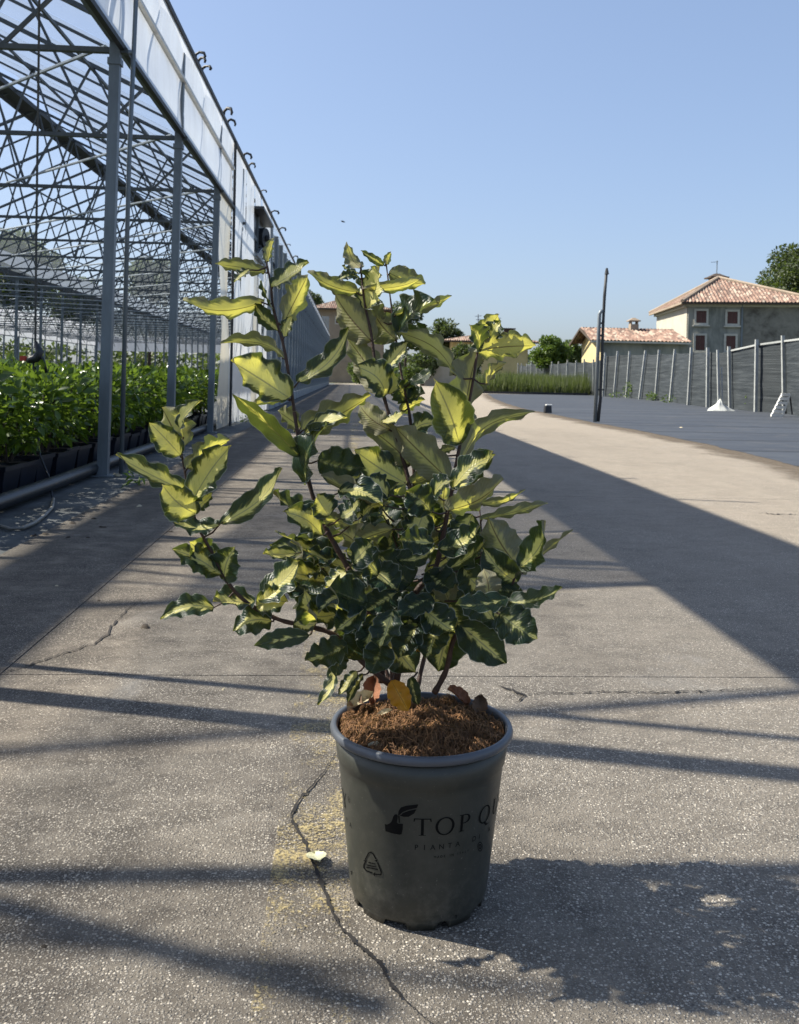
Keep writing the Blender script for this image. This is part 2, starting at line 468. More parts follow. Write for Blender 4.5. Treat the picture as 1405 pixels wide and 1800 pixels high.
def m_pot():
    t = NT('dusty_grey_green_plastic'); co = t.coord()
    sep = t.node('SeparateXYZ'); t.set(sep.inputs[0], co)
    c = t.ramp(t.noise(co, 14, 4, 0.6), [(0.3, (0.036, 0.037, 0.029)), (0.7, (0.047, 0.048, 0.039))])
    low = t.ramp(sep.outputs[2], [(0.0, 0.75), (0.09, 0.18), (0.26, 0.08)])
    dust = t.math('MULTIPLY', t.ramp(t.noise(co, 55, 6, 0.75), [(0.45, 0.0), (0.72, 1.0)]), low)
    c = t.mix(t.math('MULTIPLY', dust, 0.75), c, (0.17, 0.155, 0.125))
    spl = t.math('MULTIPLY', t.ramp(t.noise(co, 260, 2, 0.6), [(0.69, 0.0), (0.73, 0.7)]), t.ramp(sep.outputs[2], [(0.0, 0.9), (0.25, 0.35)]))
    c = t.mix(spl, c, (0.20, 0.185, 0.155))
    scr = t.ramp(t.noise(t.mapping(co, (1, 1, 0.04)), 120, 3, 0.6), [(0.70, 0.0), (0.78, 0.22)])
    c = t.mix(scr, c, (0.13, 0.13, 0.115))
    rg = t.math('MULTIPLY_ADD', t.noise(co, 22, 4), 0.25, 0.32)
    return t.done(t.pbr(c, rg, 0, t.bump(t.noise(co, 40, 3), 0.06, 0.003)))
M['pot'] = m_pot()
M['pot_rim'] = plain('pale_grey_plastic_rim', (0.085, 0.093, 0.108), 0.38, 0, 0.12, 20)
M['ink'] = plain('black_ink', (0.004, 0.004, 0.004), 0.75, 0, 0.1, 20, 0, 0.15)
M['ink_soft'] = plain('thin_black_ink', (0.010, 0.010, 0.010), 0.75, 0, 0.2, 20, 0, 0.15)
M['wall_light'] = plain('cream_render', (0.40, 0.375, 0.31), 0.9, 0, 0.12, 1.2, 0.2)
def m_grime():
    t = NT('weathered_render'); co = t.coord()
    n = t.noise(t.mapping(co, (1, 1, 0.35)), 0.9, 7, 0.7, 0.3)
    c = t.ramp(n, [(0.35, (0.13, 0.14, 0.125)), (0.5, (0.24, 0.245, 0.22)), (0.72, (0.33, 0.325, 0.28))])
    c = t.mix(t.ramp(t.noise(co, 5, 5, 0.7), [(0.55, 0), (0.8, 0.4)]), c, (0.12, 0.12, 0.105))
    return t.done(t.pbr(c, 0.92))
M['wall_grime'] = m_grime()
def m_grime2():
    t = NT('peeling_grey_render'); co = t.coord()
    n = t.noise(co, 1.1, 8, 0.72, 0.4)
    c = t.ramp(n, [(0.36, (0.08, 0.075, 0.065)), (0.5, (0.17, 0.165, 0.145)), (0.7, (0.24, 0.23, 0.20))])
    return t.done(t.pbr(c, 0.95))
M['wall_peel'] = m_grime2()
M['wall_yellow'] = plain('yellow_render', (0.50, 0.41, 0.21), 0.9, 0, 0.1, 2)
M['wall_tan'] = plain('tan_render', (0.27, 0.215, 0.16), 0.9, 0, 0.15, 1)
M['trim'] = plain('pale_stone_trim', (0.42, 0.41, 0.36), 0.85, 0, 0.15, 6)
M['shutter'] = plain('dark_red_shutter', (0.075, 0.026, 0.020), 0.6, 0, 0.25, 8)
def m_tiles():
    t = NT('clay_roof_tiles'); co = t.coord('UV')
    vo = t.voronoi(t.mapping(co, (5.5, 2.6, 1)), 1.0)
    cs = t.node('SeparateColor'); t.set(cs.inputs[0], vo.outputs['Color'])
    c = t.ramp(cs.outputs[0], [(0.0, (0.085, 0.055, 0.043)), (0.35, (0.17, 0.10, 0.075)), (0.65, (0.24, 0.155, 0.115)), (0.88, (0.35, 0.28, 0.22)), (1.0, (0.14, 0.125, 0.105))])
    c = t.mix(t.ramp(t.noise(co, 0.7, 6, 0.7), [(0.5, 0), (0.8, 0.5)]), c, (0.16, 0.14, 0.11))
    return t.done(t.pbr(c, 0.9))
M['tiles'] = m_tiles()
def m_net():
    t = NT('dark_shade_net'); co = t.coord()
    n = t.noise(t.mapping(co, (0.35, 0.35, 11)), 1.6, 5, 0.65)
    c = t.ramp(n, [(0.35, (0.012, 0.017, 0.021)), (0.55, (0.030, 0.037, 0.042)), (0.72, (0.060, 0.069, 0.074))])
    return t.done(t.pbr(c, 0.7, 0, t.bump(n, 0.6, 0.03), 0.35))
M['net'] = m_net()
M['post'] = plain('weathered_concrete_post', (0.30, 0.315, 0.31), 0.85, 0, 0.2, 6, 0.2)
M['white'] = plain('white_paint', (0.66, 0.66, 0.63), 0.6, 0, 0.12, 8)
M['bagwhite'] = plain('dusty_white_cloth', (0.52, 0.54, 0.52), 0.9, 0, 0.15, 8)
M['tan_leaf'] = plain('dry_tan_leaf', (0.42, 0.36, 0.24), 0.75, 0, 0.25, 30, 0.4)
M['brown_leaf'] = plain('dry_brown_leaf', (0.13, 0.075, 0.042), 0.8, 0, 0.35, 30, 0.4)
M['russet_leaf'] = plain('dry_russet_leaf', (0.26, 0.11, 0.055), 0.8, 0, 0.3, 30, 0.4)
M['cream_leaf'] = plain('fallen_cream_leaf', (0.72, 0.68, 0.42), 0.7, 0, 0.10, 40, 0.4)
M['coir'] = m_leafy('coir_fibre', (0.065, 0.030, 0.013), (0.36, 0.18, 0.075), 0.1, 0.85)
M['red'] = plain('red_plastic', (0.45, 0.04, 0.02), 0.5, 0, 0.1)
M['hose'] = plain('grey_hose', (0.16, 0.15, 0.13), 0.5, 0, 0.25, 15)
M['string'] = plain('dark_string', (0.06, 0.06, 0.055), 0.8, 0, 0.2)
M['debris'] = plain('dark_litter', (0.035, 0.026, 0.018), 0.95, 0, 0.4, 30)

rng = random.Random(7)

# ================================================================== GROUND
g = MB(); g.quad((-900, -60, -0.03), (900, -60, -0.03), (900, 1500, -0.03), (-900, 1500, -0.03))
tag(g.build('ground', M['earth']), kind='structure')

yard = empty('concrete_yard'); tag(yard, kind='structure')
XC = [-1.475, -0.89, 10.2]
YC = [-4, -0.6, 2.47, 6.3, 10.4, 15, 20.5, 27, 35, 45, 58, 75, 96]
for i in range(len(XC) - 1):
    for j in range(len(YC) - 1):
        x0, x1, y0, y1 = XC[i], XC[i + 1], YC[j], YC[j + 1]
        gp = 0.0025
        b = MB(); b.box(((x0 + x1) / 2, (y0 + y1) / 2, -0.012), (x1 - x0 - 2 * gp, y1 - y0 - 2 * gp, 0.024))
        b.build('concrete_slab', M['concrete'], yard)
b = MB(); b.quad((XC[0], YC[0], -0.0035), (XC[-1], YC[0], -0.0035), (XC[-1], YC[-1], -0.0035), (XC[0], YC[-1], -0.0035))
b.build('joint_filler', M['joint'], yard)

# worn yellow lane line
b = MB(); n = 60
for k in range(n):
    y0 = 0.7 + 30 * (k / n) ** 2; y1 = 0.7 + 30 * ((k + 1) / n) ** 2
    f = lambda y: -0.135 + 0.015 * math.sin(y * 1.7) + 0.012 * y
    b.quad((f(y0), y0, 0.002), (f(y0) + 0.125, y0, 0.002), (f(y1) + 0.125, y1, 0.002), (f(y1), y1, 0.002))
b.build('yellow_line', M['yellow'], yard)

def crack(pts, wd):
    r = random.Random(len(pts) * 31 + int(pts[0][0]))
    fine = []
    for (x0, y0), (x1, y1) in zip(pts, pts[1:]):
        m = max(2, int(math.hypot(x1 - x0, y1 - y0) / 5))
        for k in range(m):
            t = k / m
            fine.append((x0 + (x1 - x0) * t + r.uniform(-2.2, 2.2), y0 + (y1 - y0) * t + r.uniform(-1.5, 1.5)))
    fine.append(pts[-1])
    g_ = [P(x, y, 0.0032) for x, y in fine]
    L, Rr = [], []
    for k, p in enumerate(g_):
        t = (g_[min(k + 1, len(g_) - 1)] - g_[max(k - 1, 0)]).normalized()
        nn = Vector((-t.y, t.x, 0))
        e = min(1, 0.15 + 4 * min(k, len(g_) - 1 - k) / len(g_))
        w_ = wd * e * r.uniform(0.25, 1.35) * (1.0 if r.random() > 0.1 else 2.0)
        L.append(p + nn * w_ / 2); Rr.append(p - nn * w_ / 2)
    b = MB()
    for k in range(len(g_) - 1):
        b.quad(L[k], Rr[k], Rr[k + 1], L[k + 1])
    b.build('crack', M['crack'], yard)
crack([(590, 1325), (565, 1360), (545, 1385), (520, 1412), (511, 1435), (520, 1455), (536, 1480), (543, 1500), (560, 1540), (572, 1568), (583, 1600), (604, 1635), (640, 1668), (668, 1690), (690, 1735), (722, 1765), (765, 1805)], 0.0055)
crack([(878, 1243), (890, 1226), (905, 1222), (960, 1218), (1080, 1215), (1160, 1217), (1240, 1214), (1370, 1208)], 0.005)
crack([(872, 1205), (900, 1212), (925, 1222), (905, 1235)], 0.008)
crack([(-10, 1188), (60, 1165), (130, 1142), (165, 1130), (190, 1116), (195, 1100), (230, 1065), (255, 1050)], 0.0055)
crack([(1335, 902), (1370, 903), (1405, 905)], 0.012)

# dusty strip between the slab and the greenhouse bed
b = MB(); b.quad((-60, -4, -0.02), (-1.475, -4, -0.02), (-1.475, 96, -0.02), (-60, 96, -0.02))
tag(b.build('membrane_strip', M['strip']), kind='structure')

# dark woven ground cover on the right
edge_px = [(2300, 1100), (1700, 903), (1405, 820), (1340, 803), (1259, 784), (1180, 768), (1116, 755), (1051, 744), (972, 728), (920, 718), (890, 709), (868, 700), (857, 692)]
edge = [P(x, y, 0.004) for x, y in edge_px]
poly = []
for a, c in zip(edge, edge[1:]):
    m = 14
    for k in range(m):
        t = k / m; p = a.lerp(c, t); p.x += noise.noise(p * 1.3) * 0.05 + noise.noise(p * 7) * 0.02
        poly.append(p)
poly.append(edge[-1])
far = [colm(1034, 51, 0.004), colm(1062, 53, 0.004), Vector((15.5, 40, 0.004)), Vector((15.5, -3, 0.004))]
poly += [Vector((p.x, p.y, 0.004)) for p in far]
me = bpy.data.meshes.new('ground_cover')
bm = bmesh.new(); vs = [bm.verts.new(p) for p in poly]; bm.faces.new(vs); bmesh.ops.triangulate(bm, faces=bm.faces[:])
bmesh.ops.recalc_face_normals(bm, faces=bm.faces[:]); bm.to_mesh(me); bm.free()
tag(link('ground_cover', me, None, M['fabric']), kind='structure')

# soil washed against the edge of the ground cover
b = MB(); uvs = []
pe = poly[14:14 * (len(edge_px) - 1)]
for k in range(len(pe) - 1):
    for p, q in ((pe[k], pe[k + 1]),):
        w0 = 0.75 + 0.25 * noise.noise(p * 0.7)
        d_ = (pe[min(k + 6, len(pe) - 1)] - pe[max(k - 6, 0)]).normalized(); nn_ = Vector((-d_.y, d_.x, 0))
        if nn_.x > 0: nn_ = -nn_
        d2 = (pe[min(k + 7, len(pe) - 1)] - pe[max(k - 5, 0)]).normalized(); n2_ = Vector((-d2.y, d2.x, 0))
        if n2_.x > 0: n2_ = -n2_
        w1 = 0.75 + 0.25 * noise.noise(q * 0.7)
        zz = Vector((0, 0, -0.002))
        b.quad(p + zz - nn_ * 0.02, p + zz + nn_ * w0, q + zz + n2_ * w1, q + zz - n2_ * 0.02); uvs += [(0, 0), (1, 0), (1, 1), (0, 1)]
M['drift'] = m_drift()
o = b.build('soil_drift', M['drift']); ul = o.data.uv_layers.new(name='UVMap'); ul.data.foreach_set('uv', np.array(uvs, dtype=np.float32).ravel())
tag(o, kind='structure')

# ================================================================== GREENHOUSE
GX = -1.877; SPAN = 10.05; RIDGE = GX - SPAN / 2
H_TIE, H_EAVE, H_RIDGE = 3.25, 4.12, 6.45
gh = empty('greenhouse', (GX, 0, 0))
tag(gh, 'long steel framed greenhouse with white film band and open side posts', 'greenhouse')
gh_off = -Vector(gh.location)
def gpart(name, mb, mat, parent=None, smooth=False):
    o = mb.build(name, mat, gh if parent is None else parent, smooth)
    if parent is None: o.location = gh_off
    return o
PY_ = [-3.0, -0.35, 2.30, 4.80, 7.27, 9.92, 12.75]
while PY_[-1] < 80: PY_.append(PY_[-1] + 2.65)
# posts on the lane side (they lean a touch, as in the picture)
base_post = None
for y in PY_:
    if base_post is None:
        b = MB(); b.box((0, 0, 2.08), (0.078, 0.07, 4.16))
        b.box((0, 0, 0.006), (0.17, 0.15, 0.012)); b.box((0, 0, 3.18), (0.10, 0.09, 0.05))
        base_post = gpart('post', b, M['steel']); o = base_post
    else:
        o = base_post.copy(); COL.objects.link(o)
    o.location = Vector((GX, y + (0.30 if abs(y - 2.3) < 0.01 else 0.0), -0.018)) + gh_off
    o.rotation_euler = (0, R(0.5) if y < 20 else 0, 0)
# interior rows
irow = None
for row in range(1, 3):
    for y in PY_:
        if y < 4: continue
        if irow is None:
            b = MB(); b.box((0, 0, 2.06), (0.09, 0.075, 4.12)); irow = gpart('inner_post', b, M['steel']); o = irow
        else:
            o = irow.copy(); COL.objects.link(o)
        o.location = Vector((GX - SPAN * row, y, -0.018)) + gh_off

# trusses: rafter > tie_beam, web
def truss_mesh():
    raf, tie, web = MB(), MB(), MB()
    e0 = Vector((0, 0, H_EAVE)); rg = Vector((-SPAN / 2, 0, H_RIDGE)); e1 = Vector((-SPAN, 0, H_EAVE))
    raf.bar(e0, rg, 0.05, 0.07, (0, 1, 0)); raf.bar(rg, e1, 0.05, 0.07, (0, 1, 0))
    tie.bar((0.12, 0, H_TIE), (-SPAN, 0, H_TIE), 0.04, 0.05, (0, 1, 0))
    N = 6
    top = []
    for k in range(N + 1):
        x = -SPAN * k / N
        z = H_EAVE + (H_RIDGE - H_EAVE) * (1 - abs(2 * k / N - 1))
        top.append(Vector((x, 0, z)))
    for k in range(N):
        bx = Vector((-SPAN * (k + 0.5) / N, 0, H_TIE))
        web.bar(top[k], bx, 0.028, 0.028, (0, 1, 0)); web.bar(bx, top[k + 1], 0.028, 0.028, (0, 1, 0))
    return raf, tie, web
tm = None
for row in range(2):
    for y in PY_:
        if row > 0 and y < 4: continue
        loc = Vector((GX - SPAN * row, y, 0)) + gh_off
        if tm is None:
            raf, tie, web = truss_mesh()
            o = gpart('rafter', raf, M['truss']); t1 = tie.build('tie_beam', M['truss'], o); t2 = web.build('web', M['truss'], o)
            tm = (o, t1, t2)
        else:
            o = tm[0].copy(); COL.objects.link(o)
            for ch in tm[1:]:
                c = ch.copy(); COL.objects.link(c); c.parent = o
        o.location = loc
# half-bay intermediate rafters (double lines in the roof) and long braces
ir = None
for y0, y1 in zip(PY_, PY_[1:]):
    if ir is None:
        b = MB(); b.bar((0, 0, H_EAVE + 0.02), (-SPAN / 2, 0, H_RIDGE + 0.02), 0.03, 0.05, (0, 1, 0)); b.bar((-SPAN / 2, 0, H_RIDGE + 0.02), (-SPAN, 0, H_EAVE + 0.02), 0.03, 0.05, (0, 1, 0))
        ir = gpart('intermediate_rafter', b, M['truss']); o = ir
    else: o = ir.copy(); COL.objects.link(o)
    o.location = Vector((GX, (y0 + y1) / 2, 0)) + gh_off
br = {}
for row in range(2):
    for i, (y0, y1) in enumerate(zip(PY_, PY_[1:])):
        if y0 < 7: continue
        key = round(y1 - y0, 2)
        if key not in br:
            d = y1 - y0
            b = MB()
            b.tube([(-0.05, 0, H_TIE + 0.03), (-SPAN / 2 * 0.55, d, H_TIE + 0.03)], 0.016, 6)
            b.tube([(-SPAN / 2 * 0.55, 0, H_TIE), (-SPAN / 2 * 1.1, d, H_TIE)], 0.016, 6)
            b.tube([(-SPAN, 0, H_TIE - 0.05), (-SPAN / 2 * 1.3, d, H_TIE + 0.02)], 0.016, 6)
            b.tube([(-SPAN * 0.98, 0, H_TIE), (-SPAN * 0.98, d, 2.0)], 0.014, 6)
            br[key] = gpart('brace', b, M['rod']); o = br[key]
        else: o = br[key].copy(); COL.objects.link(o)
        o.location = Vector((GX - SPAN * row, y0, 0)) + gh_off
b = MB(); qa, qb = P(-40, 1590), P(640, 1772)
b.tube([(q.x + 0.02 - 0.93 * 3.4, q.y + 0.25 * 3.4, 3.4) for q in (qa, qb)], 0.03, 6); gpart('front_brace', b, M['truss'])
YA, YB = PY_[0], PY_[-1]
for row in range(2):
    xx = GX - SPAN * row
    for fx in (0.33, 0.67):
        b = MB()
        for s_ in (-1, 1):
            x = xx - SPAN / 2 + s_ * SPAN / 2 * (1 - fx); z = H_EAVE + (H_RIDGE - H_EAVE) * fx - 0.06
            b.bar((x, 7.2, z), (x, YB, z), 0.03, 0.04)
        gpart('purlin', b, M['truss'])
    # ridge vent: dark folded strip
    b = MB(); b.box((xx - SPAN / 2 - (0.21 if row == 0 else 0.0), (YA + YB) / 2, H_RIDGE - 0.02), (0.44 if row == 0 else 0.25, YB - YA, 0.10))
    b.bar((xx - SPAN / 2 - 0.28, YA, H_RIDGE - 0.14), (xx - SPAN / 2 - 0.28, YB, H_RIDGE - 0.14), 0.05)
    gpart('ridge_vent', b, M['darksteel'])
    if row:
        b = MB(); b.box((xx, (4.8 + YB) / 2, H_EAVE), (0.22, YB - 4.8, 0.16)); gpart('valley_gutter', b, M['darksteel'])
# lane-side eave: beams, white film band, top rail with hooks
Y_BAND = 14.1
b = MB(); b.bar((GX + 0.02, YA, H_TIE + 0.10), (GX + 0.02, YB, H_TIE + 0.10), 0.06, 0.08); gpart('eave_beam', b, M['steel'])
b = MB(); b.bar((GX + 0.07, YA, 4.29), (GX + 0.07, YB, 4.29), 0.05, 0.05); gpart('top_rail', b, M['darksteel'])
def sag_sheet(x0, z0, x1, z1, y0, y1, ny, nz, amp, seed, th=0.008):
    v, f = [], []
    for j in range(ny + 1):
        for k in range(nz + 1):
            u, w_ = j / ny, k / nz
            y = y0 + (y1 - y0) * u
            p = Vector((x0 + (x1 - x0) * w_, y, z0 + (z1 - z0) * w_))
            env = math.sin(math.pi * w_)
            p.x += amp * env * (noise.noise(Vector((y * 0.9, p.z * 0.5, seed))) + 0.5 * noise.noise(Vector((y * 2.7, p.z * 0.9, seed + 9))))
            v.append(p)
    for j in range(ny):
        for k in range(nz):
            a = j * (nz + 1) + k
            f.append((a, a + 1, a + nz + 2, a + nz + 1))
    b = MB(); b.add(v, f); return b
ys = [-3.0, -0.35, 2.3, 4.8, 7.27, 9.92, 12.75, Y_BAND]
for i, (y0, y1) in enumerate(zip(ys, ys[1:])):
    gpart('film_band', sag_sheet(GX + 0.075, 3.27, GX + 0.055, 3.83, y0, y1, 20, 8, 0.05, i), M['white_film'], smooth=True)
    gpart('film_band', sag_sheet(GX + 0.055, 3.87, GX + 0.075, 4.28, y0, y1, 20, 6, 0.03, i + 40), M['white_film'], smooth=True)
b = MB(); b.bar((GX + 0.07, YA, 3.85), (GX + 0.07, Y_BAND, 3.85), 0.05, 0.035)
gpart('film_clamp', b, M['white'])
b = MB(); b.bar((GX + 0.085, YA, 3.27), (GX + 0.085, Y_BAND, 3.27), 0.04, 0.04); gpart('roll_tube', b, M['darksteel'])
# hooks above the top rail
hk = None
for y in [8.6, 10.55, 10.75, 11.0, 12.9, 13.3, 15.3, 16.1, 18.2, 20.6, 23.0, 25.6, 28.5]:
    if hk is None:
        b = MB(); b.tube([(0, 0, 0), (0.02, 0, 0.12), (0.10, 0, 0.17), (0.20, 0, 0.15), (0.23, 0, 0.08), (0.21, 0, 0.03)], [0.03, 0.03, 0.032, 0.034, 0.03, 0.02], 6)
        hk = gpart('hook', b, M['darksteel'], smooth=True); o = hk
    else: o = hk.copy(); COL.objects.link(o)
    o.location = Vector((GX + 0.07, y, 4.29)) + gh_off
    sc = rng.uniform(0.5, 0.8); o.scale = (sc, sc, sc * rng.uniform(0.6, 1.3)); o.rotation_euler = (0, 0, rng.uniform(-0.7, 0.7))
# roof film on the lane-side slope, one sheet per bay
for i, (y0, y1) in enumerate(zip(PY_, PY_[1:])):
    mat = M['beige_film'] if i in (3,) else M['clear_film']
    for h_, (a, c) in enumerate(((y0 + 0.03, (y0 + y1) / 2 - 0.02), ((y0 + y1) / 2 + 0.02, y1 - 0.03))):
        v = []
        nn = 6
        for k in range(nn + 1):
            yy = a + (c - a) * k / nn; bulge = 0.09 * math.sin(math.pi * k / nn)
            v += [(GX + 0.02, yy, H_EAVE + 0.07 + bulge), (RIDGE + 0.22, yy, H_RIDGE + 0.02 + bulge)]
        b = MB(); b.add(v, [(2 * k, 2 * k + 1, 2 * k + 3, 2 * k + 2) for k in range(nn)])
        gpart('roof_film', b, mat, smooth=True)
for i, (y0, y1) in enumerate(zip(PY_, PY_[1:])):
    b = MB(); b.quad((GX - SPAN, y0 + 0.03, H_EAVE + 0.08), (GX - SPAN, y1 - 0.03, H_EAVE + 0.08), (RIDGE - 0.22, y1 - 0.03, H_RIDGE + 0.02), (RIDGE - 0.22, y0 + 0.03, H_RIDGE + 0.02))
    gpart('milky_roof_film', b, M['far_slope_film'])
# grey film on the far bays' roofs
for row in (1,):
    for i, (y0, y1) in enumerate(zip(PY_, PY_[1:])):
        if y0 < 36: continue
        xx = GX - SPAN * row
        b = MB(); b.quad((xx, y0, H_EAVE + 0.08), (xx, y1, H_EAVE + 0.08), (xx - SPAN / 2, y1, H_RIDGE + 0.08), (xx - SPAN / 2, y0, H_RIDGE + 0.08))
        gpart('far_roof_film', b, M['far_film'])
# side curtains from the third visible post on
cur = [(12.86, 14.05, 'cream_film', 3.30), (14.14, 15.9, 'white_film', 4.27), (15.95, 17.2, 'white_film', 4.27), (17.2, 18.2, 'cream_film', 3.05), (18.2, 19.6, 'white_film', 2.95), (19.6, 20.6, 'white_film', 4.27)]
for i, (y0, y1, mt, top) in enumerate(cur):
    gpart('film_curtain', sag_sheet(GX + 0.07, 0.02, GX + 0.06, top, y0, y1 - 0.02, 14, 24, 0.09, 70 + i), M[mt], smooth=True)
for i, (y0, y1) in enumerate(((17.2, 18.2), (18.2, 19.6))):
    gpart('film_valance', sag_sheet(GX + 0.09, 3.85 if i == 0 else 3.9, GX + 0.07, 4.27, y0, y1, 10, 5, 0.05, 91 + i), M['white_film'], smooth=True)
for y in (14.09,):
    b = MB(); b.tube([(GX + 0.10, y, 0), (GX + 0.09, y, 4.27)], 0.022, 6); gpart('curtain_rod', b, M['darksteel'])
# roll-up motor in the notch of the curtain
mo = MB(); mo.box((GX + 0.06, 18.3, 3.84), (0.36, 2.2, 0.05))
mo.box((GX - 0.12, 18.3, 3.42), (0.30, 2.0, 0.78))
mo_o = gpart('vent_motor', mo, M['rubber'])
b = MB()
for x0 in (0.04,):
    b.tube([(GX + x0, 18.25, 3.42), (GX + x0 + 0.16, 18.2, 3.42)], 0.20, 18); b.tube([(GX + x0 + 0.16, 18.2, 3.42), (GX + x0 + 0.22, 18.2, 3.42)], 0.06, 12)
w1 = b.build('drive_wheel', M['darksteel'], mo_o)
b = MB(); b.bar((GX + 0.12, 17.2, 2.98), (GX + 0.12, 19.6, 2.98), 0.05); b.bar((GX + 0.12, 17.3, 2.98), (GX + 0.12, 18.4, 3.3), 0.04); b.bar((GX + 0.12, 18.4, 3.3), (GX + 0.12, 19.5, 2.98), 0.04)
gpart('motor_bracket', b, M['steel'])
# corrugated glazing to the end of the lane side
y = 20.66; mull = None
while y < 80:
    y1 = y + 1.5
    b = MB(); b.quad((GX + 0.05, y, 0.25), (GX + 0.05, y1, 0.25), (GX + 0.05, y1, 4.02), (GX + 0.05, y, 4.02)) 
    gpart('glazing_pane', b, M['glazing'])
    if mull is None:
        b = MB(); b.box((0.0, 0, 2.02), (0.10, 0.10, 4.04)); mull = gpart('mullion', b, M['mullion']); o = mull
    else: o = mull.copy(); COL.objects.link(o)
    o.location = Vector((GX + 0.07, y - 0.0, 0)) + gh_off
    y = y1
b = MB(); b.box((GX + 0.06, 50.3, 0.12), (0.10, 59.4, 0.24)); gpart('plinth', b, M['post'])
gpart('gutter_flashing', sag_sheet(GX + 0.16, 4.02, GX + 0.06, 4.27, 20.6, 80, 60, 2, 0.0, 3), M['white_film'])
# inside: far white curtain wall and end wall
b = MB(); b.box((GX - 2 * SPAN, 44, 3.75), (0.04, 76, 1.75)); gpart('far_side_curtain', b, M['bright_film'])
b = MB()
for z in (1.35, 2.3, 2.9, 3.5, 4.1): b.bar((GX - 2 * SPAN + 0.06, 6, z), (GX - 2 * SPAN + 0.06, 82, z), 0.06)
gpart('far_side_rail', b, M['steel'])
for row in range(2):
    b = MB(); b.box((GX - SPAN * (row + 0.5), 81.9, 3.15), (SPAN - 0.1, 0.04, 1.3)); gpart('end_curtain', b, M['bright_film'])
    b = MB(); b.box((GX - SPAN * (row + 0.5), 81.9, 4.9), (SPAN - 0.1, 0.03, 2.1)); gpart('end_gable_film', b, M['far_film'])

# thin riser pipes beside the posts
for y, lab in ((7.30, 'thin steel riser pipe beside the post with planter hose'), (2.78, 'thin steel riser pipe standing by the hidden front post')):
    b = MB(); b.tube([(GX + 0.13, y, 0), (GX + 0.14, y, 2.4), (GX + 0.19, y, 4.75)], 0.018, 8)
    b.bar((GX + 0.02, y, 3.25), (GX + 0.16, y, 3.25), 0.03)
    tag(b.build('riser_pipe', M['steel'], smooth=True), lab, 'pipe', 'thin riser pipes along the greenhouse')

# hanging string with knot, clip and drip hoses
hs = empty('hanging_cord', at(63, 640, 6.6)); base = Vector(hs.location)
tag(hs, 'thin hanging cord with dark knot and red clip over the potted crop', 'cord')
b = MB(); b.tube([at(72, -240, 6.6), at(68, 100, 6.6), at(64, 400, 6.6), at(62, 612, 6.6)], 0.009, 6); child_world(b.build('cord', M['string']), hs)
b = MB(); b.tube([at(62, 600, 6.6), at(70, 618, 6.6), at(64, 630, 6.6), at(54, 632, 6.6), at(48, 634, 6.6)], [0.012, 0.03, 0.035, 0.028, 0.02], 8); child_world(b.build('knot', M['rubber'], smooth=True), hs)
b = MB(); b.box(at(41, 630, 6.6), (0.04, 0.03, 0.035)); b.box(at(47, 631, 6.6), (0.05, 0.02, 0.022)); child_world(b.build('clip', M['red']), hs)
b = MB()
b.tube([at(66, 618, 6.6), at(76, 632, 6.6), at(82, 655, 6.6)], 0.012, 6)
b.tube([at(60, 630, 6.6), at(57, 660, 6.6), at(52, 700, 6.55), at(38, 780, 6.4), at(10, 850, 6.3), at(-6, 872, 6.2)], 0.007, 6)
b.tube([at(62, 645, 6.6), at(58, 700, 6.5), at(66, 740, 6.45), at(70, 800, 6.35), at(86, 838, 6.2), at(93, 880, 5.9)], 0.007, 6)
child_world(b.build('hose_loop', M['rubber'], smooth=True), hs)
b = MB(); q = [P(x, y_, 0.0) for x, y_ in ((94, 875), (92, 890), (80, 903), (60, 918), (40, 926), (18, 928), (0, 923), (-20, 915))]
b.tube([v + Vector((0, 0, -0.005)) for v in q], 0.010, 7)
tag(b.build('ground_hose', M['hose'], smooth=True), 'thin grey hose curving over the dusty strip beside the potted crop', 'hose')
b = MB(); b.tube([(GX - 0.07 + 0.012 * math.sin(y * 1.3), y, 0.045) for y in np.arange(1.0, 14, 0.4)], 0.046, 10)
tag(b.build('drain_pipe', M['rubber'], smooth=True), 'long black drain pipe lying along the foot of the potted crop', 'pipe')

# ---------------------------------------------------------------- potted crop
def leaf_blob(n, rx, rz, z0, size, seed, up=0.4, aspect=0.45, shell=0.5, dense_low=0.0):
    r = np.random.default_rng(seed)
    u = r.normal(size=(n, 3)); u /= np.linalg.norm(u, axis=1)[:, None]
    rad = r.uniform(shell ** 3, 1, n) ** (1 / 3)
    p = u * rad[:, None] * np.array([rx, rx, rz]); p[:, 2] += z0
    a = u * 0.7 + r.normal(size=(n, 3)) * 0.6; a[:, 2] += up * r.uniform(-0.4, 1, n); a /= np.linalg.norm(a, axis=1)[:, None]
    t = r.normal(size=(n, 3)); nn = np.cross(a, t); nn /= np.linalg.norm(nn, axis=1)[:, None]
    # turn the blade's face up
    nn[nn[:, 2] < 0] *= -1
    sd = np.cross(a, nn)
    L = size * r.uniform(0.6, 1.25, n)[:, None]; W = L * aspect
    b0 = p; tip = p + a * L - np.array([0, 0, 0.2]) * L * 0.5; m1 = p + a * L * 0.45 + sd * W * 0.5 + nn * W * 0.18; m2 = p + a * L * 0.45 - sd * W * 0.5 + nn * W * 0.18
    v = np.stack([b0, m1, tip, m2], 1).reshape(-1, 3)
    i = np.arange(n) * 4
    f = np.stack([i, i + 1, i + 2, i, i + 2, i + 3], 1).reshape(-1, 3)
    return v, f
def np_mesh(name, v, f, mat):
    me = bpy.data.meshes.new(name)
    me.vertices.add(len(v)); me.vertices.foreach_set('co', np.asarray(v, dtype=np.float32).ravel())
    nf = len(f); me.loops.add(nf * 3); me.loops.foreach_set('vertex_index', np.asarray(f, dtype=np.int32).ravel())
    me.polygons.add(nf); me.polygons.foreach_set('loop_start', np.arange(nf, dtype=np.int32) * 3)
    me.update(calc_edges=True); me.validate()
    me.materials.append(mat)
    return me
potm = MB()
